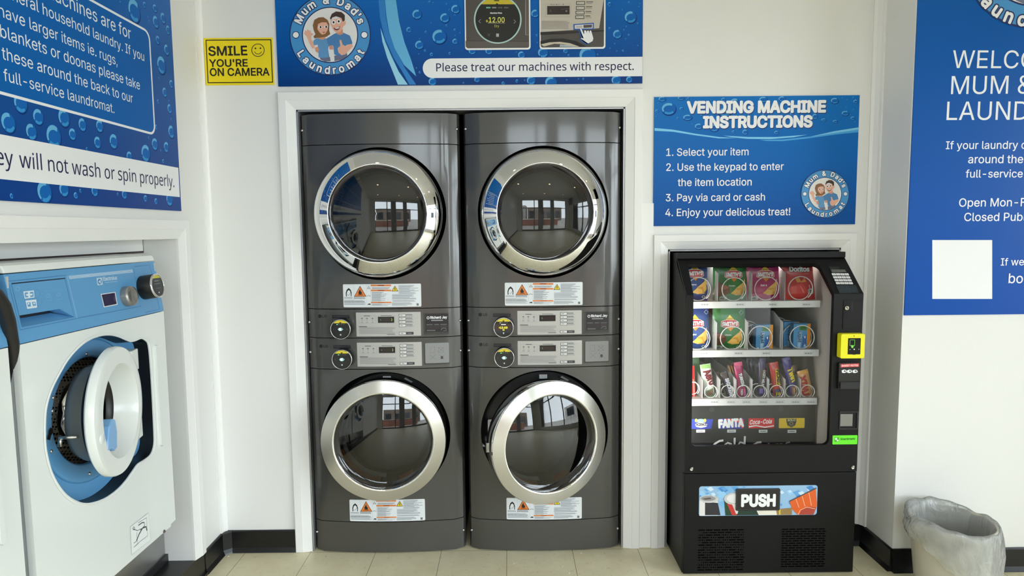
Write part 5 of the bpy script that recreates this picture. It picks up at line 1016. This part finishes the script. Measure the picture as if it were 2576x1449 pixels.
bar('magenta chocolate bar in the bottom tray', (862, 722), (800, 185), 125, mat(168, 24, 92, .25), fins(([(725, 185), (880, 185), (880, 235), (735, 235)], mat(226, 80, 130, .2)), ([(790, 345), (850, 340), (905, 530), (840, 545)], mat(70, 40, 90, .25)), ([(880, 570), (905, 570), (920, 720), (890, 720)], mat(240, 110, 190, .2)), [('TURKISH', (802, 352), (850, 530), SW, .05, 1.3), ('TWIN', (828, 575), (838, 665), SW, .03, 1.2)]))
for i in range(3): bar('dark blue chocolate bar in the row behind the purple one in the bottom tray', (1070-i*45, 700-i*6), (1080-i*55, 170-i*18), 95, mat(34, 34, 66, .25), (lambda i: lambda a: a.rrect(1062-i*50, 190-i*12, 1090-i*50, 250-i*12, .002, mat(150, 156, 176)))(i), .20+.04*i)
bar('dark purple milk chocolate bar standing upright in the bottom tray', (1138, 720), (1160, 130), 105, mat(52, 40, 84, .25), fins(([(1122, 290), (1190, 290), (1168, 560), (1104, 560)], mat(58, 44, 40, .25)), ([(1112, 570), (1160, 560), (1165, 640), (1110, 640)], mat(112, 84, 186, .25)), ([], None), [('DAIRY MILK', (1163, 298), (1135, 520), mat(220, 220, 226), .03, 1.3)]))
bar('red and yellow chocolate bar in the bottom tray', (1392, 722), (1320, 190), 130, mat(190, 44, 36, .25), fins(([(1340, 280), (1405, 280), (1425, 515), (1352, 520)], mat(240, 206, 40, .25)), ([(1325, 580), (1430, 560), (1432, 720), (1330, 720)], mat(58, 40, 100, .25)), ([(1350, 620), (1412, 620), (1412, 700), (1350, 700)], mat(228, 196, 40, .25)), [('PICNIC', (1350, 292), (1368, 505), INK, .05, 1.1), ('PICNIC', (1360, 625), (1364, 690), INK, .03, 1.4)]))
bar('purple chocolate bar with yellow script in the bottom tray', (1630, 718), (1500, 120), 120, mat(62, 52, 128, .25), fins(([(1575, 540), (1640, 520), (1680, 690), (1590, 700)], mat(150, 104, 74, .3)), ([(1600, 560), (1625, 555), (1640, 680), (1615, 690)], mat(206, 170, 130, .3)), ([(1445, 120), (1560, 120), (1560, 150), (1450, 150)], mat(96, 84, 170, .2)), [('Twirl', (1512, 280), (1582, 470), mat(240, 216, 60), .05, 1.15)]))
bar('gold chocolate bar with red lettering in the bottom tray', (1830, 715), (1740, 305), 165, mat(206, 152, 96, .22), fins(([(1645, 310), (1830, 310), (1832, 345), (1650, 365)], mat(230, 170, 80, .18)), ([], None), ([], None), [('TWIX', (1836, 680), (1772, 385), mat(172, 34, 40, .3), .06, 1.0)]))
bar('brown foil end of a chocolate bar behind the dark one with blue-edged lettering', (560, 700), (480, 335), 105, mat(74, 52, 46, .25), None, .21)
bar('orange-striped chocolate bar behind the magenta one in the bottom tray', (790, 700), (690, 215), 100, mat(70, 34, 30, .25), lambda a: [a.poly([(x, 235), (x+14, 232), (x+70, 430), (x+56, 434)], mat(214, 150, 50, .25), up=(x == 655)) for x in (655, 690)], .21)
bar('dark red chocolate bar behind the red and yellow one in the bottom tray', (1330, 700), (1235, 200), 100, mat(96, 34, 40, .25), None, .21)
bar('brown chocolate bar behind the gold one in the bottom tray', (1700, 690), (1620, 230), 100, mat(104, 66, 42, .25), None, .21)
bar('green chocolate bar in the row behind the white one in the bottom tray', (220, 700), (170, 105), 130, mat(70, 120, 66, .25), None, .22)
# ------------------------------------------------------------------ bin with its bag, floor scraps
BX, BY = 1.700, -.430
m = M(); m.lathez([(0, .004), (.104, .004), (.110, 0), (.112, .004), (.143, .300), (.147, .306), (.147, .312), (.140, .312), (.108, .01), (0, .01)], mat(196, 192, 178, .45)); tag(m.build('waste_bin', None, frame((BX, BY, 0))), 'pale plastic waste bin under a translucent bag', 'bin')
LIN = glassmat('thin_bin_bag', (.94, .96, .96), 1.45, .16, film=.42, filmcol=(.96, .98, .98))
_n = LIN.node_tree; _tc = _n.nodes.new('ShaderNodeTexCoord'); _mp = _n.nodes.new('ShaderNodeMapping'); _mp.inputs['Scale'].default_value = (16, 16, 6); _nz = _n.nodes.new('ShaderNodeTexNoise'); _nz.inputs['Scale'].default_value = 1; _nz.inputs['Detail'].default_value = 5; _nz.inputs['Distortion'].default_value = 1.2
_bp = _n.nodes.new('ShaderNodeBump'); _bp.inputs['Strength'].default_value = .9; _bp.inputs['Distance'].default_value = .02
_n.links.new(_tc.outputs['Object'], _mp.inputs[0]); _n.links.new(_mp.outputs[0], _nz.inputs['Vector']); _n.links.new(_nz.outputs['Fac'], _bp.inputs['Height'])
for _q in _n.nodes:
    if 'Normal' in _q.inputs and _q != _bp: _n.links.new(_bp.outputs[0], _q.inputs['Normal']); rg = random.Random(9); N = 96
ph = [rg.uniform(0, 6.28) for _ in range(8)]
def wob(a, k=1): return k*(.5*math.sin(3*a+ph[0])+.35*math.sin(5*a+ph[1])+.3*math.sin(9*a+ph[2])+.25*math.sin(14*a+ph[3]))
vs = []; rows = 16
for j in range(rows+1):
    for i in range(N):
        a = 2*math.pi*i/N; t = j/rows
        rim = .322+.014*math.cos(a-R(140))+.007*wob(a*1.0)
        if t < .45:      # inside, rising to the rim
            q = t/.45; r0 = .105+(.136-.105)*q; z = .05+(rim-.05)*q; r0 += .005*wob(a+.8*q)*math.sin(math.pi*q)
        elif t < .55: q = (t-.45)/.1; r0 = .136+.018*math.sin(q*math.pi/2)+.003*wob(a); z = rim+.006*math.sin(q*math.pi)
        else:            # skirt outside, hem at different heights round the bin
            q = (t-.55)/.45; hem = .175+.05*math.cos(a-R(165))-.05*math.cos(a-R(300))+.012*wob(a); r0 = .154+.012*q*(1-q)*4*(.6+.6*wob(a*1.0+q))+.006*wob(2*a+q*2.5)+.004*math.sin(11*a+6*q)*q+.016*max(0, math.cos(a-R(185)))**24*(1-q); z = rim-(rim-hem)*q
            r0 = max(r0, .116+.035*z/.31+.006)
        vs.append((r0*math.cos(a), r0*math.sin(a), z))
m = M(); m.add(vs, [(j*N+i, j*N+(i+1) % N, (j+1)*N+(i+1) % N, (j+1)*N+i) for j in range(rows) for i in range(N)], LIN, True); bb = m.build('bag', None, frame((BX, BY, 0)))
tag(bb, 'translucent white bin bag folded over the rim of the pale bin', 'bin bag')
for i, (u, v) in enumerate(((1293.5, 1418), (1415, 1426), (1462, 1392), (1432, 1441.5), (575, 1399.5))):
    o, d = CAMP, _fw+_rt*((u-IW/2)/FPX)-_up*((v-IH/2)/FPX); p = o+d*(-o.z/d.z); k = M(); s = .0035; k.prism([(-s, -s*.8), (s*.7, -s), (s, s*.6), (-s*.4, s)], 0, .0012, WHITE, 'z')
    tag(k.build('paper_scrap', None, frame((p.x, p.y, .0003), i*1.3)), 'tiny white paper scrap lying on the beige vinyl floor', 'paper scrap', 'paper scraps on the floor')
